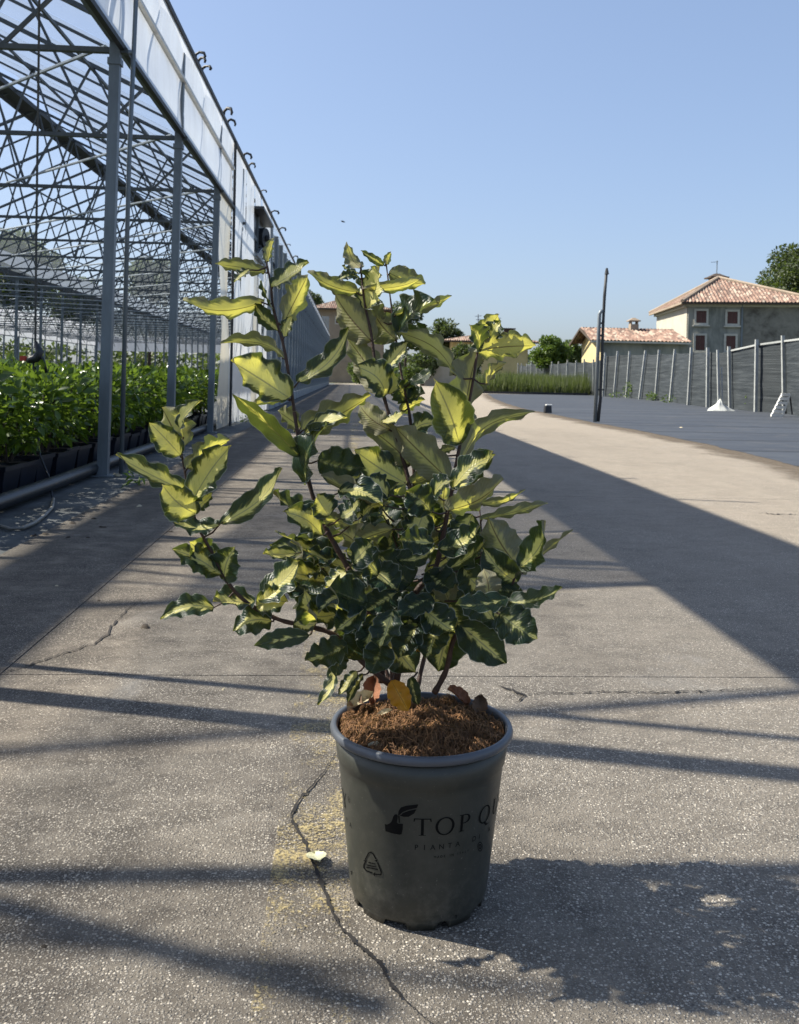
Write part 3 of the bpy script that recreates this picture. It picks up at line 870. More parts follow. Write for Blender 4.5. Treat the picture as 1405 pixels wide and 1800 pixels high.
for (z0, z1, a0, a1) in ((0, 0.185, 0.115, 0.140), (0.185, 0.215, 0.150, 0.152)):
    v = []
    for z, a in ((z0, a0), (z1, a1)):
        v += [(-a, -a, z), (a, -a, z), (a, a, z), (-a, a, z)]
    potm.add(v, [(0, 1, 5, 4), (1, 2, 6, 5), (2, 3, 7, 6), (3, 0, 4, 7)])
potm.add([(-.152, -.152, .215), (.152, -.152, .215), (.152, .152, .215), (-.152, .152, .215), (-.138, -.138, .215), (.138, -.138, .215), (.138, .138, .215), (-.138, .138, .215)], [(0, 1, 5, 4), (1, 2, 6, 5), (2, 3, 7, 6), (3, 0, 4, 7)])
crop_mesh = []
for k in range(5):
    vv, ff = leaf_blob(300, 0.21, 0.28, 0.54, 0.092, 100 + k, 0.5, 0.5, 0.35)
    vv[:, 0] += 0.05 * np.sin(vv[:, 2] * 9 + k); vv[:, 1] += 0.05 * np.cos(vv[:, 2] * 7 + k)
    crop_mesh.append(np_mesh('foliage', vv, ff, M['crop']))
def crop_proto(k):
    o = empty('potted_crop')
    tag(o, 'bushy green glossy-leaved plant in a dark square pot inside the greenhouse', 'potted plant', 'potted crop rows in the greenhouse')
    potm.build('pot', M['navy'], o)
    s_ = MB(); s_.add([(-.138, -.138, .198), (.138, -.138, .198), (.138, .138, .198), (-.138, .138, .198), (0, 0, .212)], [(0, 1, 4), (1, 2, 4), (2, 3, 4), (3, 0, 4)]); s_.build('soil', M['soil'], o)
    st = MB()
    for q in range(4):
        a = q * 1.6 + k
        st.tube([(0.02 * math.cos(a), 0.02 * math.sin(a), 0.2), (0.06 * math.cos(a), 0.06 * math.sin(a), 0.4), (0.13 * math.cos(a), 0.13 * math.sin(a), 0.68)], [0.007, 0.005, 0.003], 5)
    st.build('stem', M['bark'], o)
    link('foliage', crop_mesh[k], o)
    return o
protos = [crop_proto(k) for k in range(5)]
used = set()
for row in range(5):
    x = GX - 0.36 - row * 0.345
    y = 4.6 + 1.3 * row
    while y < 14.6 + row * 0.9:
        k = rng.randrange(5)
        if k not in used: o = protos[k]; used.add(k)
        else: o = copy_tree(protos[k])
        o.location = (x + rng.uniform(-0.02, 0.02), y, -0.018)
        o.rotation_euler = (0, 0, rng.choice((0, 1.5708, 3.1416, -1.5708)) + rng.uniform(-0.06, 0.06))
        s_ = rng.uniform(0.93, 1.07); o.scale = (1, 1, s_)
        y += 0.335
V, Fc, off = [], [], 0
r2 = random.Random(3)
for i in range(1700):
    x = GX - 2.1 - 20 * r2.random() ** 1.2; y = 7 + 60 * r2.random() ** 1.3
    if y < -x * 1.6: continue
    nl = int(130 if y < 25 else 60); sz = 0.10 if y < 25 else 0.17
    vv, ff = leaf_blob(nl, 0.30, 0.27, 0.55, sz, 5000 + i, 0.5, 0.5, 0.3)
    vv[:, 0] += x; vv[:, 1] += y
    V.append(vv); Fc.append(ff + off); off += len(vv)
o = link('crop_mass', np_mesh('crop_mass', np.vstack(V), np.vstack(Fc), M['crop']))
tag(o, 'mass of green glossy crop foliage deeper inside the greenhouse', 'foliage', kind='stuff')

# ================================================================== RIGHT SIDE: fence, pole, ladder, bed
fence = empty('shade_fence', colm(1246, 31)); fb = Vector(fence.location)
tag(fence, 'tall dark shade net fence on leaning pale posts beside the ground cover', 'fence')
fp = [  # base pixel, depth, top pixel
    ((1460, 744), None, (1462, 578)), ((1381, 727), None, (1379, 590)), ((1331, 724), None, (1333, 597)), ((1286, 719), None, (1284, 609)), ((1246, 716), None, (1247, 611)),
    ((1212, 712), None, (1218, 611)), ((1180, 707), None, (1189, 614)), ((1154, 704), None, (1161, 615)), ((1126, 702), None, (1137, 616)),
    ((1103, 699.5), None, (1109, 617)), ((1081, 698), None, (1088, 617)), ((1062, 697), None, (1066, 620))]
posts = []
for (bx, by), _, (tx, ty) in fp:
    b0 = P(bx, by)
    d = (b0 - CAM).dot(ROT @ Vector((0, 0, -1)))
    posts.append((b0, at(tx, ty, d)))
for k, px in enumerate((1046, 1029, 1013, 997, 983, 969, 957, 946, 936, 927, 919, 911)):
    d = 53 + 2.2 * k
    b0 = colm(px, d); posts.append((b0, Vector((b0.x + rng.uniform(-0.1, 0.1), b0.y, 2.05 + rng.uniform(-0.05, 0.1)))))
for k, (b0, t0) in enumerate(posts):
    b = MB(); wd = 0.085 if k < 12 else 0.075
    b.bar(b0 + Vector((-0.07, -0.07, -0.02)), t0 + Vector((-0.07, -0.07, 0)), wd, wd * 0.8, (0, 1, 0))
    child_world(b.build('post', M['post']), fence)
for k in range(len(posts) - 1):
    (a0, a1), (c0, c1) = posts[k], posts[k + 1]
    b = MB(); nx, nz = 8, 10; v = []
    for i in range(nx + 1):
        for j in range(nz + 1):
            u, w_ = i / nx, j / nz
            lo = a0.lerp(c0, u); hi = (a0.lerp(a1, 0.93)).lerp(c0.lerp(c1, 0.93), u)
            hi.z -= 0.05 * math.sin(math.pi * u)
            p = lo.lerp(hi, w_)
            p.x += 0.05 * noise.noise(Vector((p.x * 2, p.y * 0.8, p.z * 2.5))) * math.sin(math.pi * u)
            v.append(p + Vector((0.03, 0.03, 0)))
    f = []
    for i in range(nx):
        for j in range(nz):
            a = i * (nz + 1) + j; f.append((a, a + 1, a + nz + 2, a + nz + 1))
    b.add(v, f)
    child_world(b.build('net_panel', M['net'], smooth=True), fence)
    if k < 3:
        b = MB(); b.bar(a0.lerp(a1, 0.93) , c0.lerp(c1, 0.93), 0.05); child_world(b.build('top_rail', M['post']), fence)

pole = empty('pipe_mast', P(1049, 742)); pb = P(1049, 742)
dpl = (pb - CAM).dot(ROT @ Vector((0, 0, -1)))
tag(pole, 'tall twin steel pipe mast with thin upper tube at the ground cover edge', 'mast')
b = MB(); b.tube([pb + Vector((-0.03, 0, 0)), at(1054, 552, dpl), at(1056, 548, dpl), at(1060, 546, dpl)], 0.036, 8); child_world(b.build('main_pipe', M['steel'], smooth=True), pole)
b = MB(); b.tube([at(1051.5, 741, dpl), at(1056, 700, dpl), at(1058, 640, dpl), at(1061, 560, dpl), at(1063, 520, dpl), at(1066.5, 478, dpl)], [0.034, 0.03, 0.028, 0.028, 0.03, 0.028], 8); child_world(b.build('upper_pipe', M['darksteel'], smooth=True), pole)
b = MB(); b.tube([at(1067, 482, dpl), at(1067, 471, dpl)], [0.045, 0.02], 8); child_world(b.build('cap', M['darksteel']), pole)
for y in (568, 590, 685):
    b = MB(); b.bar(at(1051, y, dpl), at(1062, y, dpl), 0.035); child_world(b.build('clamp', M['darksteel']), pole)

fb0 = P(963, 726)
b = MB(); b.box((0, 0, 0.09), (0.17, 0.20, 0.18), taper=0.85)
fl = empty('floodlight', fb0); tag(fl, 'small dark box with pale face on the concrete near the pipe mast', 'lamp')
b.build('housing', M['rubber'], fl, bevel=0.01)
b = MB(); b.box((0.02, -0.01, 0.195), (0.14, 0.12, 0.03)); b.build('lens', M['white'], fl, bevel=0.005)

# step ladder against the fence
lb = P(1373, 733); ld = (lb - CAM).dot(ROT @ Vector((0, 0, -1)))
lad = empty('step_ladder', lb); tag(lad, 'small white slatted step ladder standing before the shade net fence', 'ladder')
L0, L1 = at(1356, 731, ld), at(1374, 695, ld + 0.15)
R0, R1 = at(1376, 733, ld), at(1389, 695, ld + 0.15)
for a, c in ((L0, L1), (R0, R1)):
    b = MB(); b.bar(a, c, 0.035, 0.02); child_world(b.build('side_rail', M['white']), lad)
for k in range(6):
    t = k / 5
    a = L0.lerp(L1, t); c = R0.lerp(R1, t)
    b = MB(); b.bar(a + Vector((0, 0, .02)), c + Vector((0, 0, .02)), 0.06, 0.070, (0, 0, 1)); child_world(b.build('tread', M['white']), lad)
for a, c in ((R1, at(1393, 728, ld + 0.4)), (L1, at(1382, 727, ld + 0.4))):
    b = MB(); b.bar(a, c, 0.03, 0.03); child_world(b.build('rear_leg', M['darksteel']), lad)

# white cloth heap at the foot of a thin prop between two posts
cb = P(1266, 722); cd = (cb - CAM).dot(ROT @ Vector((0, 0, -1)))
b = MB(); v = [(0, 0, 0.36)]; n = 14
for q, (r_, z) in enumerate(((0.10, 0.20), (0.26, 0.08), (0.40, 0.0))):
    for k in range(n):
        a = 2 * math.pi * k / n; rr = r_ * (1 + 0.25 * math.sin(k * 2.3 + q)); v.append((rr * math.cos(a), 0.5 * rr * math.sin(a), z + 0.02 * math.sin(k * 3.1)))
f = [(0, 1 + k, 1 + (k + 1) % n) for k in range(n)]
for q in range(2):
    for k in range(n):
        a = 1 + q * n + k; c = 1 + q * n + (k + 1) % n; f.append((a, a + n, c + n, c))
b.add(v, f); o = b.build('cloth_heap', M['bagwhite'], smooth=True); o.location = cb
tag(o, 'white cloth heap spread on the ground at the shade fence foot', 'cloth')
b = MB(); b.bar(cb + Vector((0, 0.1, 0.25)), at(1262, 615, cd + 0.1), 0.06, 0.06); b.bar(cb + Vector((0.12, 0.1, 0.0)), at(1269, 645, cd + 0.1), 0.03, 0.03)
tag(b.build('fence_prop', M['post']), 'thin pale prop standing in the white cloth heap before the fence', 'post')

# weeds along the fence foot
def weed(px, py, hgt, wd, n, seed):
    b0 = P(px, py); vv, ff = leaf_blob(n, wd, hgt / 2, hgt / 2, 0.13, seed, 0.8, 0.4, 0.1)
    o = link('weed', np_mesh('weed', vv, ff, M['tree_lime'])); o.location = b0
    return o
for i, (px, py, hg, wd, n, lab) in enumerate(((1104, 700, 0.75, 0.22, 90, 'tall green weed climbing a fence post beyond the pipe mast'), (1082, 699, 0.25, 0.3, 40, 'low green weed tuft by the fence behind the pipe mast'), (1146, 704, 0.3, 0.24, 120, 'low spreading weed under the net fence near two leaning posts'),
        (1177, 708, 0.3, 0.28, 40, 'small weed tuft at the foot of a leaning fence post'), (1325, 722, 0.95, 0.3, 70, 'thin green weed against the net beside a thick post'), (1360, 722, 1.15, 0.18, 70, 'tall thin green weed standing behind the step ladder'))):
    tag(weed(px, py, hg, wd, n, 300 + i), lab, 'weed')
weed_l = weed(1, 1, .1, .1, 4, 9); bpy.data.objects.remove(weed_l)
for i, (px, py, lab) in enumerate(((432, 742, 'small green weed at the foot of the white film curtain'), (243, 852, 'tiny green weed on the dusty strip near the steel post'))):
    vv, ff = leaf_blob(26, 0.10, 0.05, 0.05, 0.07, 400 + i, 0.8, 0.35, 0.1)
    o = link('weed', np_mesh('weed', vv, ff, M['tree_lime'])); o.location = P(px, py); tag(o, lab, 'weed')

# bed of tall grasses
r = np.random.default_rng(11); n = 16000
t = r.uniform(0, 1, n); s_ = r.uniform(0, 1, n)
A, Bp, Cc = colm(815, 50), colm(1031, 50), colm(840, 66)
base = np.array([A]) + t[:, None] * np.array([Bp - A]) + s_[:, None] * np.array([(Cc - A) + Vector((2, 0, 0))])
ht = r.uniform(0.75, 1.35, n) * (0.88 + 0.2 * np.sin(base[:, 0] * 1.3) * np.sin(base[:, 1] * 0.7)); an = r.uniform(0, 6.28, n); w_ = r.uniform(0.015, 0.04, n)
dx = np.stack([np.cos(an), np.sin(an), np.zeros(n)], 1)
lean = np.stack([r.normal(0, 0.14, n), r.normal(0, 0.14, n), ht], 1)
v = np.stack([base - dx * w_[:, None], base + dx * w_[:, None], base + lean], 1).reshape(-1, 3)
f = np.arange(n * 3).reshape(-1, 3)
o = link('grass_bed', np_mesh('grass_bed', v, f, M['reed'])); tag(o, 'dense bed of tall green grasses behind the dark ground cover', 'grass', kind='stuff')
b = MB(); b.bar(colm(812, 49.7) + Vector((0, 0, .05)), colm(1034, 49.7) + Vector((0, 0, .05)), 0.12, 0.14)
tag(b.build('bed_kerb', M['rubber']), 'low dark kerb along the front of the grass bed', 'kerb')

# ================================================================== HOUSES
def slab_uv(o, du, dv, origin):
    me = o.data; uvl = me.uv_layers.new(name='UVMap')
    for p in me.polygons:
        for li in p.loop_indices:
            co = me.vertices[me.loops[li].vertex_index].co - origin
            uvl.data[li].uv = (co.dot(du), co.dot(dv))
def tile_slope(parent, pts, name='roof_slope'):
    # corrugated clay tile slope: eave a->b, top c (a triangle) or c,d
    a, b_, *top = [Vector(p) for p in pts]
    du = (b_ - a).normalized(); L = (b_ - a).length
    nrm = (b_ - a).cross(top[0] - a).normalized()
    if nrm.z < 0: nrm = -nrm
    dv = nrm.cross(du)
    if dv.z < 0: dv = -dv
    tops = [((p - a).dot(du), (p - a).dot(dv)) for p in top]
    if len(tops) == 1: tl = tr = tops[0]
    else: tr, tl = tops
    n = int(L / 0.11); v, f = [], []
    def hgt(u):
        if u <= tl[0]: return tl[1] * (u / max(tl[0], 1e-6)) if tl[0] > 1e-6 else tl[1]
        if u >= tr[0]: return tr[1] * (L - u) / max(L - tr[0], 1e-6) if tr[0] < L - 1e-6 else tr[1]
        return tl[1] + (tr[1] - tl[1]) * (u - tl[0]) / max(tr[0] - tl[0], 1e-6)
    for i in range(n + 1):
        u = L * i / n; h_ = max(0.0, hgt(u)); z = 0.05 if i % 2 else -0.03
        v += [a + du * u + nrm * z - dv * 0.03, a + du * u + dv * h_ + nrm * z]
    for i in range(n): f.append((2 * i, 2 * i + 2, 2 * i + 3, 2 * i + 1))
    mb = MB(); mb.add(v, f); o = mb.build(name, M['tiles'])
    slab_uv(o, du, dv, a); child_world(o, parent)
    return o
def wall_quad(parent, a, b_, z0, z1, mat, name='wall', th=0.25):
    a = Vector(a); b_ = Vector(b_); c = (a + b_) / 2; d = b_ - a
    rot = Matrix.Rotation(math.atan2(d.y, d.x), 3, 'Z')
    mb = MB(); mb.box((c.x, c.y, (z0 + z1) / 2), (d.length, th, z1 - z0), rot)
    return child_world(mb.build(name, mat), parent)

# farmhouse
A = colm(1207, 60); Bk = colm(1153, 69.8); Cc = colm(1433, 58.5); Dk = Bk + (Cc - A)
farm = empty('farmhouse', A)
tag(farm, 'two storey weathered farmhouse with hipped clay tile roof and red shutters', 'house')
ZE = hz(1207, 531, 60)
cen = (A + Dk) / 2
def inw(p, k=0.13): return p + (cen - p).normalized() * k
wall_quad(farm, inw(A), inw(Bk), 0, ZE, M['wall_light'])
sp = A.lerp(Cc, 0.425)
wall_quad(farm, A + (Cc - A).normalized() * 0.02, sp, 0, ZE, M['wall_grime'])
wall_quad(farm, sp, Cc, 0, ZE - 0.02, M['wall_peel'])
wall_quad(farm, Bk, Dk, 0, ZE, M['wall_light']); wall_quad(farm, Cc, Dk, 0, ZE, M['wall_light'])
def outp(p, k=0.75): return p + (p - cen).normalized() * k
ea = [outp(p) + Vector((0, 0, ZE - 0.02)) for p in (A, Cc, Dk, Bk)]
apex = at(1263, 489, 65); 
for i, j in ((0, 1), (1, 2), (2, 3), (3, 0)): tile_slope(farm, (ea[i], ea[j], apex))
for i, j in ((0, 1), (3, 0)):
    b = MB(); b.bar(ea[i] + Vector((0, 0, -0.08)), ea[j] + Vector((0, 0, -0.08)), 0.12, 0.14); child_world(b.build('eave_gutter', M['wall_tan'] if i == 3 else M['bark']), farm)
    wall_quad(farm, inw((A, Cc, Dk, Bk)[i], -0.12), inw((A, Cc, Dk, Bk)[j], -0.12), ZE - 0.3, ZE - 0.05, M['trim'], 'cornice', 0.3)
b = MB()
for i in (0, 3):
    b.tube([ea[i] + Vector((0, 0, 0.06)), apex + Vector((0, 0, 0.06))], 0.12, 6)
b.tube([ea[1] + Vector((0, 0, 0.06)), apex + Vector((0, 0, 0.06))], 0.12, 6)
child_world(b.build('hip_tiles', M['wall_tan']), farm)
# downpipe at the split
b = MB(); nrm = Vector(((Cc - A).y, -(Cc - A).x, 0)).normalized()
b.tube([sp + nrm * 0.2, sp + nrm * 0.2 + Vector((0, 0, ZE))], 0.06, 6); child_world(b.build('downpipe', M['steel']), farm)
ux = (Cc - A).normalized()
for (px, top, bot, wpx) in ((1230, 547, 568, 17), (1283, 549, 570, 17), (1229, 590, 616, 15.5), (1281, 591, 616, 15.5)):
    d = 60.0; c = A + ux * ((colm(px, 59.9) - A).dot(ux)); z0, z1 = hz(px, bot, d), hz(px, top, d); ww = wpx / F * d
    cz = (z0 + z1) / 2; rot = Matrix.Rotation(math.atan2(ux.y, ux.x), 3, 'Z')
    wn_ = empty('window', c); wn_.parent = farm; wn_.location = c - Vector(farm.location)
    o = MB().box((0, 0, 0), (0.01, .01, .01))
    fr = MB(); t_ = 0.13
    for s_ in (-1, 1):
        fr.box(rot @ Vector((s_ * (ww / 2 + t_ / 2), -0.16, cz)), (t_, 0.10, z1 - z0 + 2 * t_), rot)
        fr.box(rot @ Vector((0, -0.163, cz + s_ * ((z1 - z0) / 2 + t_ / 2))), (ww, 0.10, t_), rot)
    fo = fr.build('frame', M['trim'], wn_)
    for s_ in (-1, 1):
        sh = MB(); sh.box(rot @ Vector((s_ * ww / 4, -0.135, cz)), (ww / 2 - 0.015, 0.05, z1 - z0 - 0.01), rot)
        for q in range(5): sh.box(rot @ Vector((s_ * ww / 4, -0.165, z0 + (q + 0.5) * (z1 - z0) / 5)), (ww / 2 - 0.09, 0.02, 0.03), rot)
        sh.build('shutter', M['shutter'], wn_)
    si = MB(); si.box(rot @ Vector((0, -0.20, z0 - t_ - 0.05)), (ww + 0.4, 0.24, 0.09), rot); si.build('sill', M['trim'], wn_)
# blind doorway marks on the peeling wall: bricked arch
b = MB(); c = A + ux * ((colm(1398, 59) - A).dot(ux)) + nrm * 0.16
b.tube([c + ux * (0.9 * math.cos(a)) + Vector((0, 0, 2.35 + 0.9 * math.sin(a))) for a in np.linspace(0, math.pi, 14)], 0.06, 5); child_world(b.build('arch_moulding', M['bark']), farm)
# chimney and antenna
cc = at(1259, 500, 68); b = MB(); b.box((cc.x, cc.y, cc.z), (0.8, 0.8, 0.8)); child_world(b.build('chimney', M['wall_tan']), farm)
b = MB(); tp = at(1260, 487, 68); b.box((tp.x, tp.y, tp.z - 0.06), (1.35, 1.35, 0.10)); b.box((tp.x, tp.y, tp.z + 0.12), (1.2, 1.2, 0.26), None, 0.25); b.box((cc.x, cc.y, (cc.z + tp.z) / 2), (0.5, 0.5, 0.6)); child_world(b.build('chimney_cap', M['bark']), farm)
b = MB(); a0, a1 = at(1260, 490, 68), at(1261, 458, 68); b.tube([a0, a1], 0.035, 5); b.bar(at(1250, 461, 68), at(1263, 460, 68), 0.03); child_world(b.build('antenna', M['steel']), farm)

# annex with gable
dA = 56.0
a0 = colm(1056, dA); a1 = colm(1206, dA + 0.3); back = Vector((0.4, 6.2, 0))
ze = hz(1130, 598, dA)
annex = empty('annex_house', a0); tag(annex, 'low yellow outbuilding with clay tile gable roof next to the farmhouse', 'house')
wall_quad(annex, a0, a1, 0, ze - 0.01, M['wall_grime']); wall_quad(annex, a0 + Vector((0.12, 0, 0)), a0 + back + Vector((0.12, 0, 0)), 0, ze, M['wall_yellow']); wall_quad(annex, a1, a1 + back, 0, ze, M['wall_grime']); wall_quad(annex, a0 + back, a1 + back, 0, ze, M['wall_grime'])
rz_ = hz(1100, 577, dA + 3)
e0, e1 = a0 + Vector((-0.75, -0.5, ze - 0.05)), a1 + Vector((0.1, -0.5, ze - 0.05))
r0, r1 = a0 + back / 2 + Vector((-0.75, 0, rz_)), a1 + back / 2 + Vector((0.1, 0, rz_))
f0, f1 = a0 + back + Vector((-0.75, 0.5, ze - 0.05)), a1 + back + Vector((0.1, 0.5, ze - 0.05))
tile_slope(annex, (e0, e1, r1, r0)); tile_slope(annex, (f1, f0, r0, r1))
b = MB(); q = a0 + Vector((0.0, 0, 0)); b.add([a0 + Vector((0, 0, ze)), a0 + back + Vector((0, 0, ze)), a0 + back / 2 + Vector((0, 0, rz_ - 0.1)), a0 + Vector((0.24, 0, ze)), a0 + back + Vector((0.24, 0, ze)), a0 + back / 2 + Vector((0.24, 0, rz_ - 0.1))], [(0, 1, 2), (5, 4, 3), (0, 2, 5, 3), (2, 1, 4, 5)])
child_world(b.build('gable', M['wall_yellow']), annex)
b = MB(); b.bar(e0 + Vector((0, 0, -0.1)), e1 + Vector((0, 0, -0.1)), 0.10, 0.10); child_world(b.build('eave_gutter', M['trim']), annex)
b = MB(); b.bar(e0 + Vector((0.04, 0, -0.09)), r0 + Vector((0.04, 0, -0.09)), 0.12, 0.14); b.bar(f0 + Vector((0.04, 0, -0.09)), r0 + Vector((0.04, 0, -0.09)), 0.12, 0.14); child_world(b.build('barge_board', M['bark']), annex)
cc = at(1114, 577, dA + 3); b = MB(); b.box((cc.x, cc.y, cc.z - 0.15), (0.5, 0.5, 0.8)); chm = child_world(b.build('chimney', M['wall_tan']), annex)
b = MB()
for sx in (-1, 1): b.box((cc.x + sx * 0.2, cc.y, cc.z + 0.33), (0.08, 0.4, 0.2))
b.box((cc.x, cc.y, cc.z + 0.46), (0.75, 0.6, 0.06)); b.box((cc.x, cc.y, cc.z + 0.58), (0.7, 0.55, 0.18), None, 0.2); child_world(b.build('chimney_cap', M['wall_tan']), annex)

# house behind the greenhouse end, and the low house behind the shrubs
def simple_house(name, label, px0, px1, d, eave_py, ridge_py, wmat, depth=7.0, over=0.7, wins=(), chim=None):
    a = colm(px0, d); c = colm(px1, d); bk = Vector((0.3, depth, 0)); cx = (a + c) / 2
    h = empty(name, a); tag(h, label, 'house')
    ze_ = hz((px0 + px1) / 2, eave_py, d); zr = hz((px0 + px1) / 2, ridge_py, d + depth / 2)
    for p, q in ((a, c), (a, a + bk), (c, c + bk), (a + bk, c + bk)): wall_quad(h, p, q, 0, ze_, wmat)
    ux_ = (c - a).normalized(); L = (c - a).length
    o_ = [a - ux_ * over + Vector((0, -over, ze_)), c + ux_ * over + Vector((0, -over, ze_)), c + bk + ux_ * over + Vector((0, over, ze_)), a + bk - ux_ * over + Vector((0, over, ze_))]
    hl = min(L, depth) * 0.45
    r0_ = a + ux_ * hl + bk / 2; r1_ = c - ux_ * hl + bk / 2; r0_.z = r1_.z = zr
    tile_slope(h, (o_[0], o_[1], r1_, r0_)); tile_slope(h, (o_[2], o_[3], r0_, r1_)); tile_slope(h, (o_[3], o_[0], r0_)); tile_slope(h, (o_[1], o_[2], r1_))
    b = MB(); b.bar(o_[0] + Vector((0, 0, -0.1)), o_[1] + Vector((0, 0, -0.1)), 0.12, 0.16); child_world(b.build('eave_gutter', M['bark']), h)
    rot = Matrix.Rotation(math.atan2(ux_.y, ux_.x), 3, 'Z')
    for (wx, wt, wbm, ww) in wins:
        c_ = a + ux_ * ((colm(wx, d) - a).dot(ux_)); z0, z1 = hz(wx, wbm, d), hz(wx, wt, d); wm = ww / F * d
        wd = MB(); wd.box(c_ + rot @ Vector((0, -0.13, (z0 + z1) / 2)), (wm + 0.25, 0.10, z1 - z0 + 0.25), rot); wo_ = child_world(wd.build('window', M['trim']), h)
        wd = MB(); wd.box(c_ + rot @ Vector((0, -0.17, (z0 + z1) / 2)), (wm, 0.06, z1 - z0), rot); wd.build('shutter', M['shutter'], wo_)
    if chim:
        p = at(chim[0], chim[1], d + depth / 2); b = MB(); b.box((p.x, p.y, p.z - 0.4), (0.9, 0.9, 1.6)); b.box((p.x, p.y, p.z + 0.46), (1.3, 1.3, 0.12)); child_world(b.build('chimney', M['bark']), h)
    return h
simple_house('brown_house', 'tan two storey house with brown tile roof beyond the greenhouse end', 556, 672, 104, 543, 522, M['wall_tan'], 9, 0.9, ((594, 558, 568, 10), (630, 558, 568, 10), (655, 558, 568, 10), (622, 598, 612, 9)))
simple_house('villa', 'low yellow house with dark tile roof and chimney behind shrubs', 796, 925, 92, 600, 587, M['wall_yellow'], 9, 1.2, ((840, 612, 624, 9),), (894, 586))
b = MB(); c = colm(790, 86); b.box((c.x, c.y, 1.3), (5.5, 3.0, 2.6)); o = b.build('garden_shed', M['wall_light'], bevel=0.03)
tag(o, 'pale flat-roofed shed beside the low yellow house', 'shed')
b = MB()
for px, t_, b0 in ((841, 552, 600), (875, 556, 600)):
    b = MB(); b.tube([at(px, b0, 94), at(px, t_, 94)], 0.05, 5); b.bar(at(px - 6, t_ + 4, 94), at(px + 6, t_ + 3, 94), 0.05); b.bar(at(px - 4, t_ + 10, 94), at(px + 4, t_ + 9, 94), 0.05)
    tag(b.build('roof_antenna', M['steel']), 'thin aerial mast standing over the low yellow house roof', 'antenna', 'aerials above the low yellow house')

# ================================================================== TREES
def tree(label, x, y, h, rx, rz, mat, seed, nl=9000, leaf=0.28, name='tree', trunk=0.2, cat='tree'):
    r = random.Random(seed)
    o = empty(name, (x, y, 0)); tag(o, label, cat)
    V, Fc, off = [], [], 0
    cz = h - rz
    nlobe = 26
    st = MB(); st.tube([(0, 0, -0.1), (0.05, 0, cz * 0.5), (0, 0.05, cz)], [trunk, trunk * 0.75, trunk * 0.5], 8)
    for k in range(nlobe):
        u = Vector((r.gauss(0, 1), r.gauss(0, 1), r.gauss(0, 1))).normalized()
        q = r.uniform(0.45, 0.80)
        c = Vector((u.x * rx * q, u.y * rx * q, cz + u.z * rz * q))
        lr = rx * r.uniform(0.26, 0.46)
        vv, ff = leaf_blob(nl // nlobe, lr, lr * 0.75, 0, leaf, seed * 100 + k, 0.2, 0.55, 0.5)
        vv += np.array(c); V.append(vv); Fc.append(ff + off); off += len(vv)
        if k < 10: st.tube([(0, 0, cz * 0.55), Vector((0, 0, cz * 0.8)).lerp(c, 0.5), c], [trunk * 0.4, trunk * 0.25, trunk * 0.08], 5)
    st.build('trunk', M['bark'], o, smooth=True)
    link('crown', np_mesh('crown', np.vstack(V), np.vstack(Fc), mat), o)
    return o
def tree_px(label, px, top, d, rpx, mat, seed, rzf=0.9, **kw):
    p = colm(px, d); h = hz(px, top, d); rx = rpx / F * d
    return tree(label, p.x, p.y, h, rx, min(rx * rzf, h * 0.48), mat, seed, **kw)
tree_px('large dark rounded tree rising behind the farmhouse roof', 1402, 437, 78, 104, M['tree_dark'], 1, 0.95, nl=30000, leaf=0.33)
tree_px('bright green rounded shrub left of the yellow outbuilding gable', 966, 590, 66, 36, M['tree_lime'], 2, 0.8, nl=9000, leaf=0.20, name='shrub', cat='shrub')
tree_px('dull green shrub between the yellow gable and bright shrub', 1006, 596, 72, 30, M['tree_mid'], 3, 0.8, nl=6000, leaf=0.2, name='shrub', cat='shrub')
tree_px('dark open-crowned tree standing beside the low yellow house', 778, 556, 96, 36, M['tree_dark'], 4, 1.0, nl=6000, leaf=0.3)
tree_px('dark tree with narrow crown behind the brown tiled house', 712, 520, 120, 28, M['tree_dark'], 5, 1.0, nl=4500, leaf=0.35)
tree_px('dark tree top showing above the greenhouse gutter end', 540, 506, 125, 30, M['tree_dark'], 6, 1.0, nl=4500, leaf=0.35)
tree_px('dark bushy tree before the low yellow house wall', 822, 600, 80, 34, M['tree_dark'], 13, 0.9, nl=6000, leaf=0.28)
tree_px('low garden shrub at the end of the lane', 640, 634, 88, 34, M['tree_mid'], 7, 0.8, nl=5000, leaf=0.25, name='shrub', cat='shrub')
tree_px('dark garden bush beside the pale shed', 742, 618, 84, 28, M['tree_dark'], 8, 0.8, nl=5000, leaf=0.25, name='shrub', cat='shrub')
tree_px('yellowish garden bush below the pale shed wall', 728, 640, 76, 22, M['tree_mid'], 9, 0.8, nl=3500, leaf=0.2, name='shrub', cat='shrub')
tree_px('big dark domed tree seen through the left greenhouse trusses', 30, 395, 96, 78, M['tree_dark'], 10, 1.0, nl=9000, leaf=0.5)
tree_px('dark domed tree seen through trusses between the open posts', 262, 452, 100, 46, M['tree_dark'], 11, 0.9, nl=6000, leaf=0.5)
tree_px('dark tree seen low through the trusses behind the left post', 140, 488, 104, 62, M['tree_dark'], 12, 0.8, nl=6000, leaf=0.5)
# far hedge and wood closing the horizon
V, Fc, off = [], [], 0
r2 = random.Random(21)
for i in range(420):
    x = -150 + 330 * r2.random(); y = 150 + 40 * r2.random(); s_ = r2.uniform(1.6, 3.4)
    vv, ff = leaf_blob(70, s_ * 1.2, s_, s_ * 0.9, 1.1, 900 + i, 0.2, 0.6, 0.4); vv[:, 0] += x; vv[:, 1] += y
    V.append(vv); Fc.append(ff + off); off += len(vv)
o = link('far_wood', np_mesh('far_wood', np.vstack(V), np.vstack(Fc), M['tree_dark'])); tag(o, 'distant wood along the horizon behind the houses', 'trees', kind='stuff')

